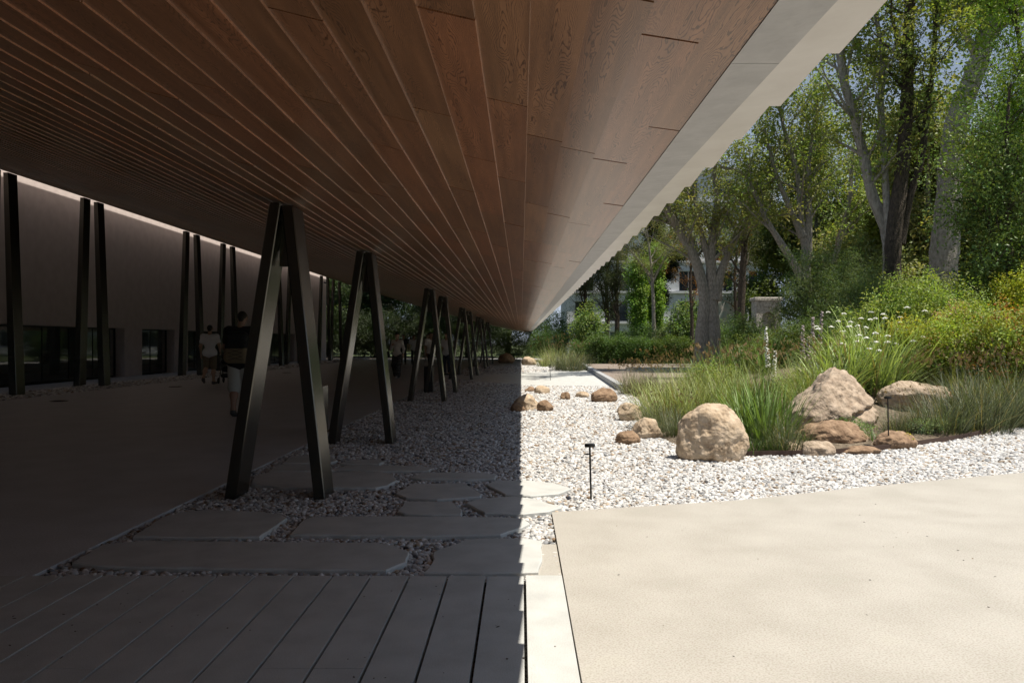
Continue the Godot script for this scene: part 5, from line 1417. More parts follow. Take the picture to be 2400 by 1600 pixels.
# ------------------------------------------------------------------ buildings beyond the garden
func build_houses() -> void:
	var root := thing("apartment_building", Vector3(4.6, -0.1, -80.0), "white apartment building with french windows seen between the garden trees", "building")
	var W := 21.0
	var floors := 6
	var fh := 3.05
	var bays := 6
	var b := MB.new()
	var bw := W / bays
	for f in floors:
		var y := 0.2 + f * fh
		b.box(Vector3(0, y + 2.25, -0.4), Vector3(W, y + fh, 0))
		for k in bays + 1:
			var x0 := maxf(0.0, k * bw - bw * 0.5 + 0.95)
			var x1 := minf(W, k * bw + bw * 0.5 - 0.95)
			b.box(Vector3(x0, y, -0.4), Vector3(x1, y + 2.248, 0))
	b.box(Vector3(0, 0, -12), Vector3(W, 0.2, 0))
	b.box(Vector3(0, 0.2, -12), Vector3(0.3, floors * fh + 0.2, -0.41))
	b.box(Vector3(W - 0.3, 0.2, -12), Vector3(W, floors * fh + 0.2, -0.41))
	b.box(Vector3(0.3, 0.2, -4.2), Vector3(W - 0.3, floors * fh, -4.0))
	part("wall", b.mesh(), mats.facade, root)
	var rf := MB.new()
	rf.box(Vector3(-0.3, floors * fh + 0.202, -12.3), Vector3(W + 0.3, floors * fh + 0.6, 0.4))
	part("roof", rf.mesh(), mats.facade_trim, root)
	for f in floors:
		var s := MB.new()
		s.box(Vector3(-0.05, f * fh - 0.02 + 0.2, 0.002), Vector3(W + 0.05, f * fh + 0.2 + 0.2, 0.22 if f else 0.06))
		part("ledge", s.mesh(), mats.facade_trim, root)
		for k in bays:
			var cx := (k + 0.5) * bw
			var y := 0.2 + f * fh
			var lo := y + (0.202 if f else 0.7)
			if f == 0:
				var sill := MB.new()
				sill.box(Vector3(cx - 0.95, y, -0.35), Vector3(cx + 0.95, y + 0.69, -0.03))
				part("parapet", sill.mesh(), mats.facade, root)
			var w := MB.new()
			for x in [-0.95, -0.03, 0.89]:
				w.box(Vector3(cx + x, lo, -0.25), Vector3(cx + x + 0.06, y + 2.248, -0.18))
			w.box(Vector3(cx - 0.89, y + 2.19, -0.25), Vector3(cx + 0.89, y + 2.248, -0.182))
			w.box(Vector3(cx - 0.89, lo, -0.25), Vector3(cx + 0.89, lo + 0.06, -0.182))
			var fr := part("window", w.mesh(), mats.facade_trim, root)
			for x in [-0.89, 0.03]:
				var p := MB.new()
				p.box(Vector3(cx + x, lo + 0.06, -0.23), Vector3(cx + x + 0.86, y + 2.19, -0.22))
				part("pane", p.mesh(), mats.dark_glass, fr)
			if f > 0:
				var r := MB.new()
				r.box(Vector3(cx - 1.0, y + 1.1, 0.1), Vector3(cx + 1.0, y + 1.14, 0.14))
				for j in 14:
					var x := cx - 0.98 + j * 0.15
					r.box(Vector3(x, y + 0.2, 0.11), Vector3(x + 0.015, y + 1.1, 0.13))
				part("railing", r.mesh(), mats.dark_frame, root)
	var pale := thing("garden_wall", Vector3(17.0, -0.1, -66.0), "pale wall with faint pink and green patches behind the twin grey trunks", "wall")
	var pw := MB.new()
	pw.box(Vector3(-1.4, 0, -0.3), Vector3(1.7, 5.2, 0))
	part("wall", pw.mesh(), mats.mural, pale)
	var cp := MB.new()
	cp.box(Vector3(-1.45, 5.202, -0.35), Vector3(1.75, 5.32, 0.05))
	part("coping", cp.mesh(), mats.facade_trim, pale)
	# old stone portal with a blind arch
	var po := thing("stone_portal", Vector3(11.2, -0.1, -36.0), "old pale stone portal with a blind round arch among the shrubs", "portal")
	var s := MB.new()
	s.box(Vector3(-0.55, 0, -0.8), Vector3(-0.3, 2.5, 0))
	s.box(Vector3(0.3, 0, -0.8), Vector3(0.55, 2.5, 0))
	s.box(Vector3(-0.55, 2.5, -0.8), Vector3(-0.3, 3.3, 0))
	s.box(Vector3(0.3, 2.5, -0.8), Vector3(0.55, 3.3, 0))
	for k in 8: # arch stones
		var a0 := PI * k / 8
		var a1 := PI * (k + 1) / 8
		s.hexa([Vector3(cos(a0) * 0.3, 2.5 + sin(a0) * 0.3, 0), Vector3(cos(a0) * 0.3, 3.3, 0), Vector3(cos(a0) * 0.3, 3.3, -0.8), Vector3(cos(a0) * 0.3, 2.5 + sin(a0) * 0.3, -0.8),
			Vector3(cos(a1) * 0.3, 2.5 + sin(a1) * 0.3, 0), Vector3(cos(a1) * 0.3, 3.3, 0), Vector3(cos(a1) * 0.3, 3.3, -0.8), Vector3(cos(a1) * 0.3, 2.5 + sin(a1) * 0.3, -0.8)])
	part("frame", s.mesh(), mats.old_stone, po)
	var bk := MB.new()
	bk.box(Vector3(-0.3, 0, -0.5), Vector3(0.3, 3.2, -0.3))
	part("infill", bk.mesh(), mats.old_stone, po)
	var cap := MB.new()
	cap.cbox(Vector3(-0.62, 3.302, -0.87), Vector3(0.62, 3.45, 0.07), 0.03)
	part("capstone", cap.mesh(), mats.old_stone, po)

# ------------------------------------------------------------------ small fixtures
func path_light(at: Vector3, h: float, label: String) -> void:
	var y := maxf(bed_height(at.x, -at.z), -0.04)
	var root := thing("path_light", Vector3(at.x, y, at.z), label, "path light", "garden path lights")
	var p := MB.new()
	p.tube([Vector3(0, -0.05, 0), Vector3(-0.012, h - 0.02, 0)], [0.0085, 0.0085], 8)
	part("pole", p.mesh(), mats.dark_frame, root)
	var d := MB.new()
	d.tube([Vector3(-0.012, h - 0.02, 0), Vector3(-0.012, h - 0.018, 0), Vector3(-0.012, h + 0.002, 0), Vector3(-0.012, h + 0.006, 0)], [0.044, 0.046, 0.046, 0.042], 20)
	part("lamp_head", d.mesh(), mats.dark_frame, root)
	var a := MB.new()
	a.tube([Vector3(-0.012, h - 0.085, 0), Vector3(-0.03, h - 0.083, 0), Vector3(-0.06, h - 0.085, 0)], [0.003, 0.008, 0.004], 6)
	part("marker", a.mesh(), mats.dark_frame, root)

func build_fixtures() -> void:
	path_light(Vector3(0.606, 0, -6.88), 0.5, "thin black path light standing in white gravel beside the stepping stones")
	path_light(Vector3(3.9, 0, -13.6), 0.42, "black path light half hidden in tall grass behind the rounded boulder")
	path_light(Vector3(4.69, 0, -10.15), 0.64, "tall black path light in front of the dark sedge near the bed edging")
	path_light(Vector3(1.14, 0, -31.2), 0.48, "left one of two distant thin path lights on the crossing path")
	path_light(Vector3(1.02, 0, -27.7), 0.5, "right one of two distant thin path lights on the crossing path")
	var ps := [Vector3(-10.46, 0, -18.0), Vector3(-10.3, 0, -23.7), Vector3(-10.1, 0, -34.3)]
	var words := ["nearest round light set into the dark concrete walkway", "second round light set into the walkway before the white shirted man", "farthest round light set into the walkway between column legs"]
	for k in 3:
		var root := thing("ground_light", ps[k], words[k], "ground light", "lights set into the walkway")
		var ring := MB.new()
		ring.tube([Vector3(0, 0.001, 0), Vector3(0, 0.008, 0), Vector3(0, 0.011, 0)], [0.19, 0.19, 0.175], 24)
		part("rim", ring.mesh(), mats.dark_frame, root)
		var g := MB.new()
		g.tube([Vector3(0, 0.0112, 0), Vector3(0, 0.0135, 0)], [0.13, 0.12], 20)
		part("lens", g.mesh(), plain(0.08, 0.08, 0.08, 0.1), root)
	var bin := thing("litter_bin", Vector3(-2.47, -0.02, -21.25), "slim black square litter bin under the canopy behind the third column", "bin")
	var bb := MB.new()
	bb.cbox(Vector3(-0.115, 0, -0.115), Vector3(0.115, 0.7, 0.115), 0.006)
	part("body", bb.mesh(), mats.black, bin)
	var lid := MB.new()
	lid.cbox(Vector3(-0.15, 0.702, -0.15), Vector3(0.15, 0.72, 0.15), 0.005)
	part("lid", lid.mesh(), plain(0.12, 0.12, 0.12, 0.5), bin)
	var sg := thing("sign_post", Vector3(-2.955, 0.0, -11.9), "slim upright metal sign post seen edge on behind the nearest column", "sign post")
	var sb := MB.new()
	sb.cbox(Vector3(-0.035, 0, -0.16), Vector3(0.028, 0.69, 0.16), 0.004)
	part("body", sb.mesh(), mats.leg, sg)
	var sf := MB.new()
	sf.cbox(Vector3(-0.08, 0.0, -0.2), Vector3(0.075, 0.012, 0.2), 0.003)
	part("foot", sf.mesh(), mats.leg, sg)

# ------------------------------------------------------------------ people
# bones: [from, to, radius at from, radius at to]; joined by a smooth minimum and meshed as surface nets
func field_mesh(bones: Array, cell: float, k: float) -> Mesh:
	var lo := Vector3.ONE * 1e9
	var hi := -lo
	for b in bones:
		var r := Vector3.ONE * (maxf(b[2], b[3]) + 2.5 * cell)
		lo = lo.min((b[0] as Vector3) - r).min((b[1] as Vector3) - r)
		hi = hi.max((b[0] as Vector3) + r).max((b[1] as Vector3) + r)
	var nx := int((hi.x - lo.x) / cell) + 2
	var ny := int((hi.y - lo.y) / cell) + 2
	var nz := int((hi.z - lo.z) / cell) + 2
	var f := PackedFloat32Array()
	f.resize(nx * ny * nz)
	f.fill(9.0)
	for b in bones:
		var p: Vector3 = b[0]
		var q: Vector3 = b[1]
		var m: float = maxf(b[2], b[3]) + k + 2.0 * cell
		var c0 := ((p.min(q) - Vector3.ONE * m - lo) / cell).floor()
		var c1 := ((p.max(q) + Vector3.ONE * m - lo) / cell).ceil()
		var pq := q - p
		var ll := maxf(pq.length_squared(), 1e-9)
		for z in range(maxi(0, int(c0.z)), mini(nz, int(c1.z) + 1)):
			for y in range(maxi(0, int(c0.y)), mini(ny, int(c1.y) + 1)):
				var row := (z * ny + y) * nx
				for x in range(maxi(0, int(c0.x)), mini(nx, int(c1.x) + 1)):
					var w := Vector3(x, y, z) * cell + lo
					var t := clampf((w - p).dot(pq) / ll, 0.0, 1.0)
					var d := w.distance_to(p + pq * t) - lerpf(b[2], b[3], t)
					var o := f[row + x]
					var h := maxf(k - absf(o - d), 0.0) / k
					f[row + x] = minf(o, d) - h * h * k * 0.25
	var b := MB.new()
	var ids := {}
	for z in nz - 1:
		for y in ny - 1:
			for x in nx - 1:
				var i0 := (z * ny + y) * nx + x
				var mask := 0
				var vals := [f[i0], f[i0 + 1], f[i0 + nx], f[i0 + nx + 1], f[i0 + nx * ny], f[i0 + nx * ny + 1], f[i0 + nx * ny + nx], f[i0 + nx * ny + nx + 1]]
				for c in 8:
					if vals[c] < 0:
						mask |= 1 << c
				if mask == 0 or mask == 255:
					continue
				var sum := Vector3.ZERO
				var n := 0
				for e in [[0, 1], [2, 3], [4, 5], [6, 7], [0, 2], [1, 3], [4, 6], [5, 7], [0, 4], [1, 5], [2, 6], [3, 7]]:
					var u: float = vals[e[0]]
					var v: float = vals[e[1]]
					if (u < 0) != (v < 0):
						var t := u / (u - v)
						var pa := Vector3(e[0] & 1, (e[0] >> 1) & 1, e[0] >> 2)
						var pb := Vector3(e[1] & 1, (e[1] >> 1) & 1, e[1] >> 2)
						sum += pa.lerp(pb, t)
						n += 1
				var g := Vector3(vals[1] + vals[3] + vals[5] + vals[7] - vals[0] - vals[2] - vals[4] - vals[6], vals[2] + vals[3] + vals[6] + vals[7] - vals[0] - vals[1] - vals[4] - vals[5], vals[4] + vals[5] + vals[6] + vals[7] - vals[0] - vals[1] - vals[2] - vals[3])
				ids[i0] = b.vert((Vector3(x, y, z) + sum / n) * cell + lo, g.normalized())
	for i0: int in ids:
		var s := f[i0] < 0
		for ax in [[1, nx, nx * ny], [nx, nx * ny, 1], [nx * ny, 1, nx]]:
			var j: int = i0 + ax[0]
			if (f[j] < 0) == s:
				continue
			var a = ids.get(i0)
			var c = ids.get(i0 - ax[1])
			var d = ids.get(i0 - ax[2])
			var e = ids.get(i0 - ax[1] - ax[2])
			if a == null or c == null or d == null or e == null:
				continue
			if s:
				b.i.append_array([a, e, c, a, d, e])
			else:
				b.i.append_array([a, c, e, a, e, d])
	return b.mesh()

func hand_bones(wrist: Vector3, dir: Vector3, palm: Vector3, side: float, curl: float) -> Array:
	# dir: along the hand, palm: the way the palm faces, side: +1 or -1 picks the thumb's side
	var ac := dir.cross(palm).normalized() * side
	var out := [[wrist, wrist + dir * 0.05, 0.024, 0.026]]
	for k in 4:
		var o := ac * (0.027 - 0.018 * k)
		out.append([wrist + dir * 0.03 + o * 0.7, wrist + dir * 0.085 + o, 0.014, 0.0115])
		var L: float = [0.072, 0.08, 0.075, 0.058][k]
		var p := wrist + dir * 0.088 + o
		var d := dir
		for s in 3:
			d = (d + palm * curl * 0.5).normalized()
			var q: Vector3 = p + d * L * [0.45, 0.31, 0.24][s]
			out.append([p, q, 0.0095 - 0.0008 * s, 0.009 - 0.0008 * s])
			p = q
	var t0 := wrist + dir * 0.028 + ac * 0.026
	var t1 := t0 + (ac * 0.75 + dir * 0.65 + palm * 0.2).normalized() * 0.042
	var t2 := t1 + (ac * 0.35 + dir * 0.85 + palm * (0.2 + curl * 0.3)).normalized() * 0.034
	out.append([t0, t1, 0.015, 0.011])
	out.append([t1, t2, 0.011, 0.0085])
	return out

# body faces -z; pose holds the joints that differ from standing
func person(called_label: String, at: Vector3, turn: float, tall: float, pose: Dictionary, look: Dictionary) -> Node3D:
	var root := thing("person", at, called_label, "person", "visitors walking under the canopy", turn)
	var s := tall / 1.78
	var J := {"neck": Vector3(0, 1.5, 0.0), "head": Vector3(0, 1.665, -0.025), "chest": Vector3(0, 1.3, 0), "hips": Vector3(0, 0.96, 0.0)}
	for e in [["l", -1.0], ["r", 1.0]]:
		var x: float = e[1]
		J["sh" + e[0]] = Vector3(0.19 * x, 1.44, 0.0)
		J["el" + e[0]] = Vector3(0.26 * x, 1.15, 0.03)
		J["wr" + e[0]] = Vector3(0.27 * x, 0.9, -0.04)
		J["hi" + e[0]] = Vector3(0.095 * x, 0.93, 0.0)
		J["kn" + e[0]] = Vector3(0.105 * x, 0.51, -0.015)
		J["an" + e[0]] = Vector3(0.105 * x, 0.085, 0.02)
		J["to" + e[0]] = Vector3(0.12 * x, 0.035, -0.15)
	for j in pose:
		J[j] = pose[j]
	for j in J:
		J[j] *= s
	var w: float = look.get("wide", 1.0) * s
	var skin := plain(look.skin[0], look.skin[1], look.skin[2], 0.6)
	var cell: float = look.get("cell", 0.02)
	var sh_mid: Vector3 = (J.shl + J.shr) / 2
	var torso := [[J.hips + Vector3(-0.07 * w, 0, 0), J.hips + Vector3(0.07 * w, 0, 0), 0.115 * w, 0.115 * w], [J.hips, J.chest - Vector3(0, 0.12 * s, 0), 0.115 * w, 0.12 * w],
		[J.chest + Vector3(-0.075 * w, 0, 0), J.chest + Vector3(0.075 * w, 0, 0), 0.115 * w, 0.115 * w], [J.chest - Vector3(0, 0.12 * s, 0), J.chest, 0.12 * w, 0.125 * w],
		[J.chest + Vector3(-0.09 * w, 0.08 * s, 0), J.shl, 0.09 * w, 0.062 * w], [J.chest + Vector3(0.09 * w, 0.08 * s, 0), J.shr, 0.09 * w, 0.062 * w], [J.shl, J.shr, 0.06 * w, 0.06 * w]]
	var body := torso.duplicate()
	body.append([sh_mid + Vector3(0, 0.02, 0), J.neck + Vector3(0, 0.07 * s, -0.01), 0.062 * s, 0.05 * s])
	for e in ["l", "r"]:
		body.append([J["sh" + e], J["el" + e], 0.052 * w, 0.04 * w])
		body.append([J["el" + e], J["wr" + e], 0.04 * w, 0.026 * w])
		body.append([J["hi" + e], J["kn" + e], 0.088 * w, 0.056 * w])
		body.append([J["kn" + e], J["kn" + e].lerp(J["an" + e], 0.35) + Vector3(0, 0, 0.02), 0.054 * w, 0.056 * w])
		body.append([J["kn" + e].lerp(J["an" + e], 0.35) + Vector3(0, 0, 0.02), J["an" + e], 0.054 * w, 0.034 * w])
		body.append([J["an" + e], J["to" + e], 0.036 * w, 0.03 * w])
	var bm := part("body", field_mesh(body, cell, 0.05), skin, root)
	for e in [["l", -1.0], ["r", 1.0]]:
		var d: Vector3 = (J["wr" + e[0]] - J["el" + e[0]]).normalized()
		var palm := Vector3(-e[1], 0, 0)
		if absf(d.y) < 0.6:
			palm = Vector3(0, -1, 0)
		palm = (palm - d * palm.dot(d)).normalized()
		part("hand", field_mesh(hand_bones(J["wr" + e[0]], d, palm, e[1], pose.get("curl", 0.5) if pose.get("curl") is float else 0.5), 0.0055, 0.008), skin, root)
	# head
	var h: Vector3 = J.head
	var face: Vector3 = look.get("gaze", Vector3(0, 0, -1)).normalized()
	var sd := face.cross(Vector3.UP).normalized()
	var u := sd.cross(face)
	var hd := [[h + u * 0.035 * s + face * -0.02 * s, h + u * 0.03 * s + face * 0.02 * s, 0.078 * s, 0.074 * s], [h - u * 0.02 * s + face * 0.025 * s, h - u * 0.075 * s + face * 0.055 * s, 0.062 * s, 0.034 * s], [h - u * 0.02 * s - face * 0.03 * s, J.neck - Vector3(0, 0.0, 0), 0.06 * s, 0.05 * s],
		[h + u * 0.015 * s + face * 0.09 * s, h - u * 0.02 * s + face * 0.108 * s, 0.009 * s, 0.013 * s], [h - u * 0.052 * s + face * 0.083 * s - sd * 0.015 * s, h - u * 0.052 * s + face * 0.083 * s + sd * 0.015 * s, 0.007 * s, 0.007 * s]]
	for x in [-1.0, 1.0]:
		hd.append([h + sd * 0.074 * x * s + u * 0.015 * s, h + sd * 0.078 * x * s - u * 0.02 * s, 0.016 * s, 0.01 * s])
	part("head", field_mesh(hd, 0.008, 0.022), skin, root)
	var eyes := MB.new()
	for x in [-1.0, 1.0]:
		eyes.blob(h + u * 0.012 * s + face * 0.083 * s + sd * 0.03 * x * s, Vector3.ONE * 0.011 * s, 6, 8)
	part("eyes", eyes.mesh(), plain(0.03, 0.02, 0.015, 0.2), root)
	var hb := [[h + u * 0.05 * s - face * 0.03 * s, h + u * 0.048 * s + face * 0.022 * s, 0.077 * s, 0.068 * s], [h - face * 0.045 * s + u * 0.03 * s, h - face * 0.05 * s - u * 0.03 * s, 0.072 * s, 0.05 * s]]
	if look.get("long_hair", false):
		hb.append([h - face * 0.055 * s, h - face * 0.07 * s - u * 0.2 * s, 0.07 * s, 0.05 * s])
	part("hair", field_mesh(hb, 0.011, 0.03), plain(look.hair[0], look.hair[1], look.hair[2], 0.7), root)
	# clothes: the body's own bones, a little thicker
	var loose: float = look.get("loose", 0.014)
	var sh := []
	for b in torso:
		sh.append([b[0], b[1], b[2] + loose, b[3] + loose])
	sh.append([J.hips + Vector3(-0.06 * w, -0.03, 0), J.hips + Vector3(0.06 * w, -0.03, 0), 0.12 * w + loose, 0.12 * w + loose])
	for e in ["l", "r"]:
		var f: float = look.get("sleeve", 0.55)
		sh.append([J["sh" + e], J["sh" + e].lerp(J["el" + e], minf(f, 1.0)), 0.062 * w + loose * 0.6, 0.055 * w + loose * 0.8])
		if f > 1.0:
			sh.append([J["el" + e], J["el" + e].lerp(J["wr" + e], f - 1.0), 0.05 * w, 0.04 * w])
	part("shirt", field_mesh(sh, cell, 0.035), plain(look.shirt[0], look.shirt[1], look.shirt[2], 0.9), root)
	var tr := [[J.hips + Vector3(-0.06 * w, -0.02, 0), J.hips + Vector3(0.06 * w, -0.02, 0), 0.122 * w, 0.122 * w]]
	for e in ["l", "r"]:
		var f: float = look.get("legs", 2.0)
		var wd: float = look.get("baggy", 0.0)
		tr.append([J["hi" + e] + Vector3(0, -0.02, 0), J["hi" + e].lerp(J["kn" + e], minf(f, 1.0)), 0.1 * w + wd * 0.3, 0.072 * w + wd])
		if f > 1.0:
			tr.append([J["kn" + e], J["kn" + e].lerp(J["an" + e], minf(f - 1.0, 0.96)), 0.07 * w + wd, 0.055 * w + wd * 1.5])
	var tm: Material = look.trouser_mat if look.has("trouser_mat") else plain(look.trousers[0], look.trousers[1], look.trousers[2], 0.9)
	part("shorts" if look.get("legs", 2.0) < 1.2 else "trousers", field_mesh(tr, cell, 0.03), tm, root)
	for e in ["l", "r"]:
		var a: Vector3 = J["an" + e]
		var t: Vector3 = J["to" + e]
		var fw := (t - a); fw.y = 0.0
		fw = fw.normalized()
		var heel := a - fw * 0.035 * s + (t - a) * 0.0 + Vector3(0, -0.045 * s, 0)
		part("shoe", field_mesh([[heel, t, 0.044 * s, 0.04 * s], [a + Vector3(0, -0.02, 0), heel.lerp(t, 0.35), 0.046 * s, 0.044 * s]], 0.012, 0.03), plain(look.shoe[0], look.shoe[1], look.shoe[2], 0.7), root)
	return root

func build_people() -> void:
	# man pushing the pram, walking away
	var pale := [0.42, 0.27, 0.19]
	person("man in white t-shirt and khaki shorts walking away beside a dark pram", Vector3(-9.86, 0.0, -25.2), 0.12, 1.86,
		{"knr": Vector3(0.11, 0.5, 0.0), "anr": Vector3(0.12, 0.09, 0.06), "tor": Vector3(0.15, 0.035, -0.11), "knl": Vector3(-0.1, 0.52, -0.01), "anl": Vector3(-0.12, 0.2, 0.27), "tol": Vector3(-0.12, 0.07, 0.17), "elr": Vector3(0.29, 1.17, 0.04), "wrr": Vector3(0.27, 0.98, -0.14)},
		{"skin": pale, "hair": [0.02, 0.015, 0.012], "shirt": [0.74, 0.74, 0.76], "trousers": [0.2, 0.16, 0.11], "shoe": [0.1, 0.09, 0.09], "legs": 0.98, "baggy": 0.018, "cell": 0.018, "wide": 1.06, "loose": 0.02})
	person("tall man in dark shirt and pale shorts wearing a backpack, half behind the nearest column", Vector3(-5.06, 0.0, -14.35), 0.05, 1.89,
		{"knr": Vector3(0.1, 0.51, -0.05), "anr": Vector3(0.11, 0.085, -0.02), "tor": Vector3(0.13, 0.035, -0.2), "knl": Vector3(-0.1, 0.5, 0.0), "anl": Vector3(-0.08, 0.12, 0.14), "tol": Vector3(-0.09, 0.035, 0.0), "head": Vector3(0.02, 1.655, -0.05), "ell": Vector3(-0.27, 1.17, -0.02), "wrl": Vector3(-0.2, 1.05, -0.22), "elr": Vector3(0.27, 1.17, -0.02), "wrr": Vector3(0.17, 1.08, -0.22)},
		{"skin": [0.3, 0.18, 0.13], "hair": [0.015, 0.012, 0.01], "shirt": [0.015, 0.015, 0.017], "trousers": [0.42, 0.43, 0.41], "shoe": [0.05, 0.05, 0.05], "legs": 1.06, "baggy": 0.035, "cell": 0.015, "wide": 1.1, "loose": 0.024, "gaze": Vector3(0.12, -0.25, -1)})
	# his backpack, black above and tan below with cord
	var bp := thing("backpack", Vector3(-5.05, 1.06, -14.14), "black and tan backpack with crossed cords on the dark shirted man", "backpack", "", 0.05)
	part("upper_pack", field_mesh([[Vector3(-0.11, 0.2, 0), Vector3(0.11, 0.2, 0), 0.1, 0.1], [Vector3(-0.1, 0.38, -0.01), Vector3(0.1, 0.38, -0.01), 0.095, 0.095]], 0.016, 0.06), plain(0.012, 0.012, 0.013, 0.8), bp)
	part("lower_pack", field_mesh([[Vector3(-0.13, 0.0, 0.015), Vector3(0.13, 0.0, 0.015), 0.1, 0.1], [Vector3(-0.12, 0.11, 0.015), Vector3(0.12, 0.11, 0.015), 0.098, 0.098]], 0.016, 0.05), plain(0.2, 0.16, 0.1, 0.9), bp)
	var cord := MB.new()
	for k in 3:
		var y := -0.04 + 0.065 * k
		cord.tube([Vector3(-0.12, y, 0.122), Vector3(0.12, y + 0.065, 0.122)], [0.004, 0.004], 5)
		cord.tube([Vector3(0.12, y, 0.122), Vector3(-0.12, y + 0.065, 0.122)], [0.004, 0.004], 5)
	part("cord", cord.mesh(), mats.black, bp)
	for x in [-1.0, 1.0]:
		var st := MB.new()
		st.tube([Vector3(0.11 * x, 0.4, -0.08), Vector3(0.13 * x, 0.5, -0.2), Vector3(0.14 * x, 0.42, -0.34), Vector3(0.15 * x, 0.15, -0.36), Vector3(0.14 * x, 0.0, -0.1)], [0.018, 0.02, 0.02, 0.016, 0.012], 6)
		part("strap", st.mesh(), mats.black, bp)
	# pram
	var pr := thing("pram", Vector3(-9.47, 0.0, -25.75), "dark folding pram pushed along by the man in white t-shirt", "pram", "", 0.12)
	var fr := MB.new()
	for x in [-0.22, 0.22]:
		fr.tube([Vector3(x, 1.0, 0.5), Vector3(x, 0.55, 0.05), Vector3(x, 0.1, -0.35)], [0.014, 0.014, 0.014], 6)
		fr.tube([Vector3(x, 0.6, -0.02), Vector3(x, 0.1, 0.3)], [0.013, 0.013], 6)
	fr.tube([Vector3(-0.22, 1.0, 0.5), Vector3(0.22, 1.0, 0.5)], [0.016, 0.016], 6)
	part("frame", fr.mesh(), mats.dark_frame, pr)
	part("seat", field_mesh([[Vector3(-0.13, 0.45, -0.1), Vector3(0.13, 0.45, -0.1), 0.1, 0.1], [Vector3(-0.13, 0.7, 0.08), Vector3(0.13, 0.7, 0.08), 0.09, 0.09]], 0.02, 0.12), plain(0.015, 0.015, 0.018, 0.9), pr)
	part("hood", field_mesh([[Vector3(-0.14, 0.9, -0.05), Vector3(0.14, 0.9, -0.05), 0.1, 0.1], [Vector3(-0.13, 0.86, 0.1), Vector3(0.13, 0.86, 0.1), 0.08, 0.08]], 0.02, 0.1), plain(0.02, 0.02, 0.022, 0.9), pr)
	part("basket", field_mesh([[Vector3(-0.14, 0.25, -0.1), Vector3(0.14, 0.25, -0.1), 0.07, 0.07], [Vector3(-0.14, 0.25, 0.15), Vector3(0.14, 0.25, 0.15), 0.07, 0.07]], 0.02, 0.08), plain(0.03, 0.03, 0.03, 0.9), pr)
	for p in [Vector3(-0.24, 0.1, -0.35), Vector3(0.24, 0.1, -0.35), Vector3(-0.24, 0.1, 0.3), Vector3(0.24, 0.1, 0.3)]:
		var wh := MB.new()
		wh.tube([p + Vector3(-0.02, 0, 0), p + Vector3(-0.012, 0, 0), p + Vector3(0.012, 0, 0), p + Vector3(0.02, 0, 0)], [0.085, 0.1, 0.1, 0.085], 16)
		part("wheel", wh.mesh(), mats.black, pr)
	# people farther off, coming this way
	var pat := StandardMaterial3D.new()
	pat.albedo_texture = noise_tex(noise(0.06, 2, FastNoiseLite.TYPE_CELLULAR, 12), 256, [lin(0.02, 0.02, 0.02), lin(0.03, 0.03, 0.03), lin(0.5, 0.5, 0.48)], [0.0, 0.55, 0.75])
	pat.uv1_triplanar = true
	pat.uv1_scale = Vector3.ONE * 3.0
	person("woman in white blouse and wide black patterned trousers striding towards the gravel", Vector3(-4.63, 0, -29.7), PI - 0.3, 1.66,
		{"knl": Vector3(-0.1, 0.5, -0.12), "anl": Vector3(-0.12, 0.1, -0.22), "tol": Vector3(-0.13, 0.035, -0.38), "knr": Vector3(0.1, 0.5, -0.05), "anr": Vector3(0.13, 0.12, 0.2), "tor": Vector3(0.13, 0.035, 0.06), "elr": Vector3(0.25, 1.16, -0.02), "wrr": Vector3(0.1, 1.3, -0.22), "ell": Vector3(-0.27, 1.16, 0.04), "wrl": Vector3(-0.28, 0.95, -0.02)},
		{"skin": [0.4, 0.24, 0.17], "hair": [0.05, 0.025, 0.015], "long_hair": true, "shirt": [0.62, 0.58, 0.54], "trouser_mat": pat, "shoe": [0.4, 0.38, 0.36], "sleeve": 1.8, "baggy": 0.05, "wide": 0.92, "cell": 0.02})
	var bag := thing("shoulder_bag", Vector3(-4.98, 0.72, -29.72), "small black shoulder bag hanging at the striding woman's side", "bag")
	part("body", field_mesh([[Vector3(0, 0.1, -0.08), Vector3(0, 0.1, 0.08), 0.07, 0.07], [Vector3(0, 0.22, -0.07), Vector3(0, 0.22, 0.07), 0.06, 0.06]], 0.015, 0.04), plain(0.012, 0.012, 0.012, 0.6), bag)
	var bs := MB.new()
	bs.tube([Vector3(0, 0.25, -0.05), Vector3(0.12, 0.62, -0.03), Vector3(0.15, 0.68, 0.0), Vector3(0.12, 0.62, 0.05), Vector3(0, 0.25, 0.05)], [0.008, 0.008, 0.008, 0.008, 0.008], 5)
	part("strap", bs.mesh(), mats.black, bag)
	person("person in black clothes walking just behind the woman in the white blouse", Vector3(-6.95, 0, -47.0), PI, 1.76, {}, {"skin": pale, "hair": [0.03, 0.02, 0.015], "shirt": [0.03, 0.03, 0.035], "trousers": [0.02, 0.02, 0.022], "shoe": [0.03, 0.03, 0.03], "cell": 0.026})
	person("distant person in white top partly hidden by a leg of the third column", Vector3(-6.42, 0, -47.6), PI + 0.4, 1.72, {}, {"skin": pale, "hair": [0.06, 0.04, 0.03], "shirt": [0.6, 0.6, 0.6], "trousers": [0.03, 0.03, 0.04], "shoe": [0.05, 0.05, 0.05], "cell": 0.026})
	person("distant man in beige shirt and pale trousers standing with hands together", Vector3(-5.7, 0, -48.4), PI, 1.78, {"ell": Vector3(-0.27, 1.17, -0.02), "wrl": Vector3(-0.06, 1.18, -0.22), "elr": Vector3(0.27, 1.17, -0.02), "wrr": Vector3(0.06, 1.2, -0.22)},
		{"skin": pale, "hair": [0.05, 0.04, 0.03], "shirt": [0.26, 0.23, 0.2], "trousers": [0.42, 0.4, 0.38], "shoe": [0.6, 0.58, 0.55], "sleeve": 1.5, "cell": 0.026})
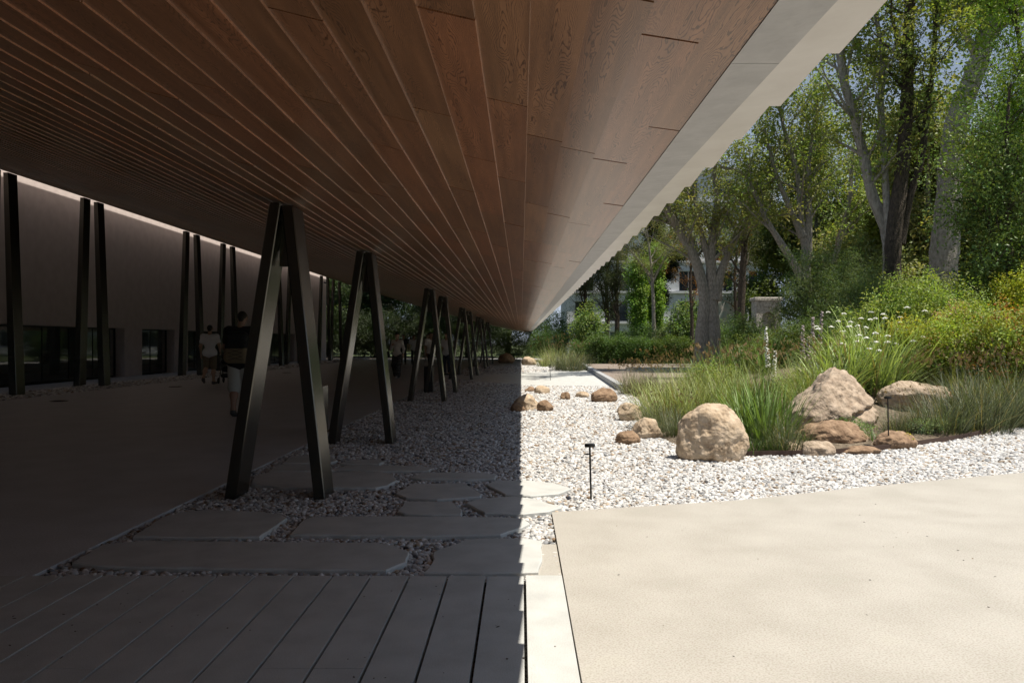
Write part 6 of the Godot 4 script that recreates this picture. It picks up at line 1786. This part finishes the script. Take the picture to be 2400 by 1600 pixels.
	person("person in white t-shirt and black trousers walking behind the litter bin", Vector3(-3.72, 0, -32.6), PI + 0.8, 1.72, {"knr": Vector3(0.1, 0.5, -0.1), "anr": Vector3(0.11, 0.09, -0.12), "tor": Vector3(0.12, 0.035, -0.28), "anl": Vector3(-0.1, 0.12, 0.18), "tol": Vector3(-0.1, 0.035, 0.02)},
		{"skin": [0.25, 0.15, 0.1], "hair": [0.015, 0.012, 0.01], "shirt": [0.6, 0.58, 0.56], "trousers": [0.015, 0.015, 0.016], "shoe": [0.5, 0.5, 0.5], "cell": 0.022})
	person("person in white t-shirt and dark blue jeans beside the fourth column", Vector3(-3.0, 0, -32.1), PI - 0.5, 1.7, {}, {"skin": pale, "hair": [0.02, 0.015, 0.012], "shirt": [0.62, 0.62, 0.62], "trousers": [0.035, 0.045, 0.07], "shoe": [0.02, 0.02, 0.02], "sleeve": 0.7, "cell": 0.022})

# ------------------------------------------------------------------ everything
func _ready() -> void:
	rng.seed = 20240611
	var cam := Camera3D.new()
	cam.name = "camera"
	cam.projection = Camera3D.PROJECTION_FRUSTUM
	cam.near = 0.1
	cam.far = 600.0
	cam.size = 2.0 * 0.1 * 784.0 / 1829.0
	cam.frustum_offset = Vector2(-21.0 / 1829.0 * 0.1, 0.0)
	cam.position = Vector3(0, EYE, 0)
	add_child(cam)
	cam.current = true
	var sky := ProceduralSkyMaterial.new()
	sky.sky_top_color = lin(0.27, 0.36, 0.52)
	sky.sky_horizon_color = lin(0.72, 0.82, 0.95)
	sky.sky_curve = 0.14
	sky.ground_horizon_color = lin(0.2, 0.2, 0.18)
	sky.ground_bottom_color = lin(0.1, 0.1, 0.09)
	sky.sky_energy_multiplier = 0.75
	var env := Environment.new()
	env.background_mode = Environment.BG_SKY
	env.sky = Sky.new()
	env.sky.sky_material = sky
	env.tonemap_mode = Environment.TONE_MAPPER_LINEAR
	env.tonemap_exposure = 1.5
	env.sdfgi_enabled = true
	env.ssao_enabled = true
	env.ssil_enabled = true
	var we := WorldEnvironment.new()
	we.name = "world"
	we.environment = env
	add_child(we)
	var sun := DirectionalLight3D.new()
	sun.name = "sun"
	sun.light_energy = 1.5
	sun.light_color = Color(1.0, 0.965, 0.91)
	sun.light_angular_distance = 0.53
	sun.shadow_enabled = true
	sun.look_at_from_position(Vector3(0.375, 1.0, 0.12), Vector3.ZERO)
	add_child(sun)
	make_materials()
	make_plant_meshes()
	build_canopy()
	build_columns()
	build_wall()
	build_ground()
	build_houses()
	build_stones()
	build_rocks()
	build_trees()
	build_plants()
	build_fixtures()
	build_people()
	build_pebbles()
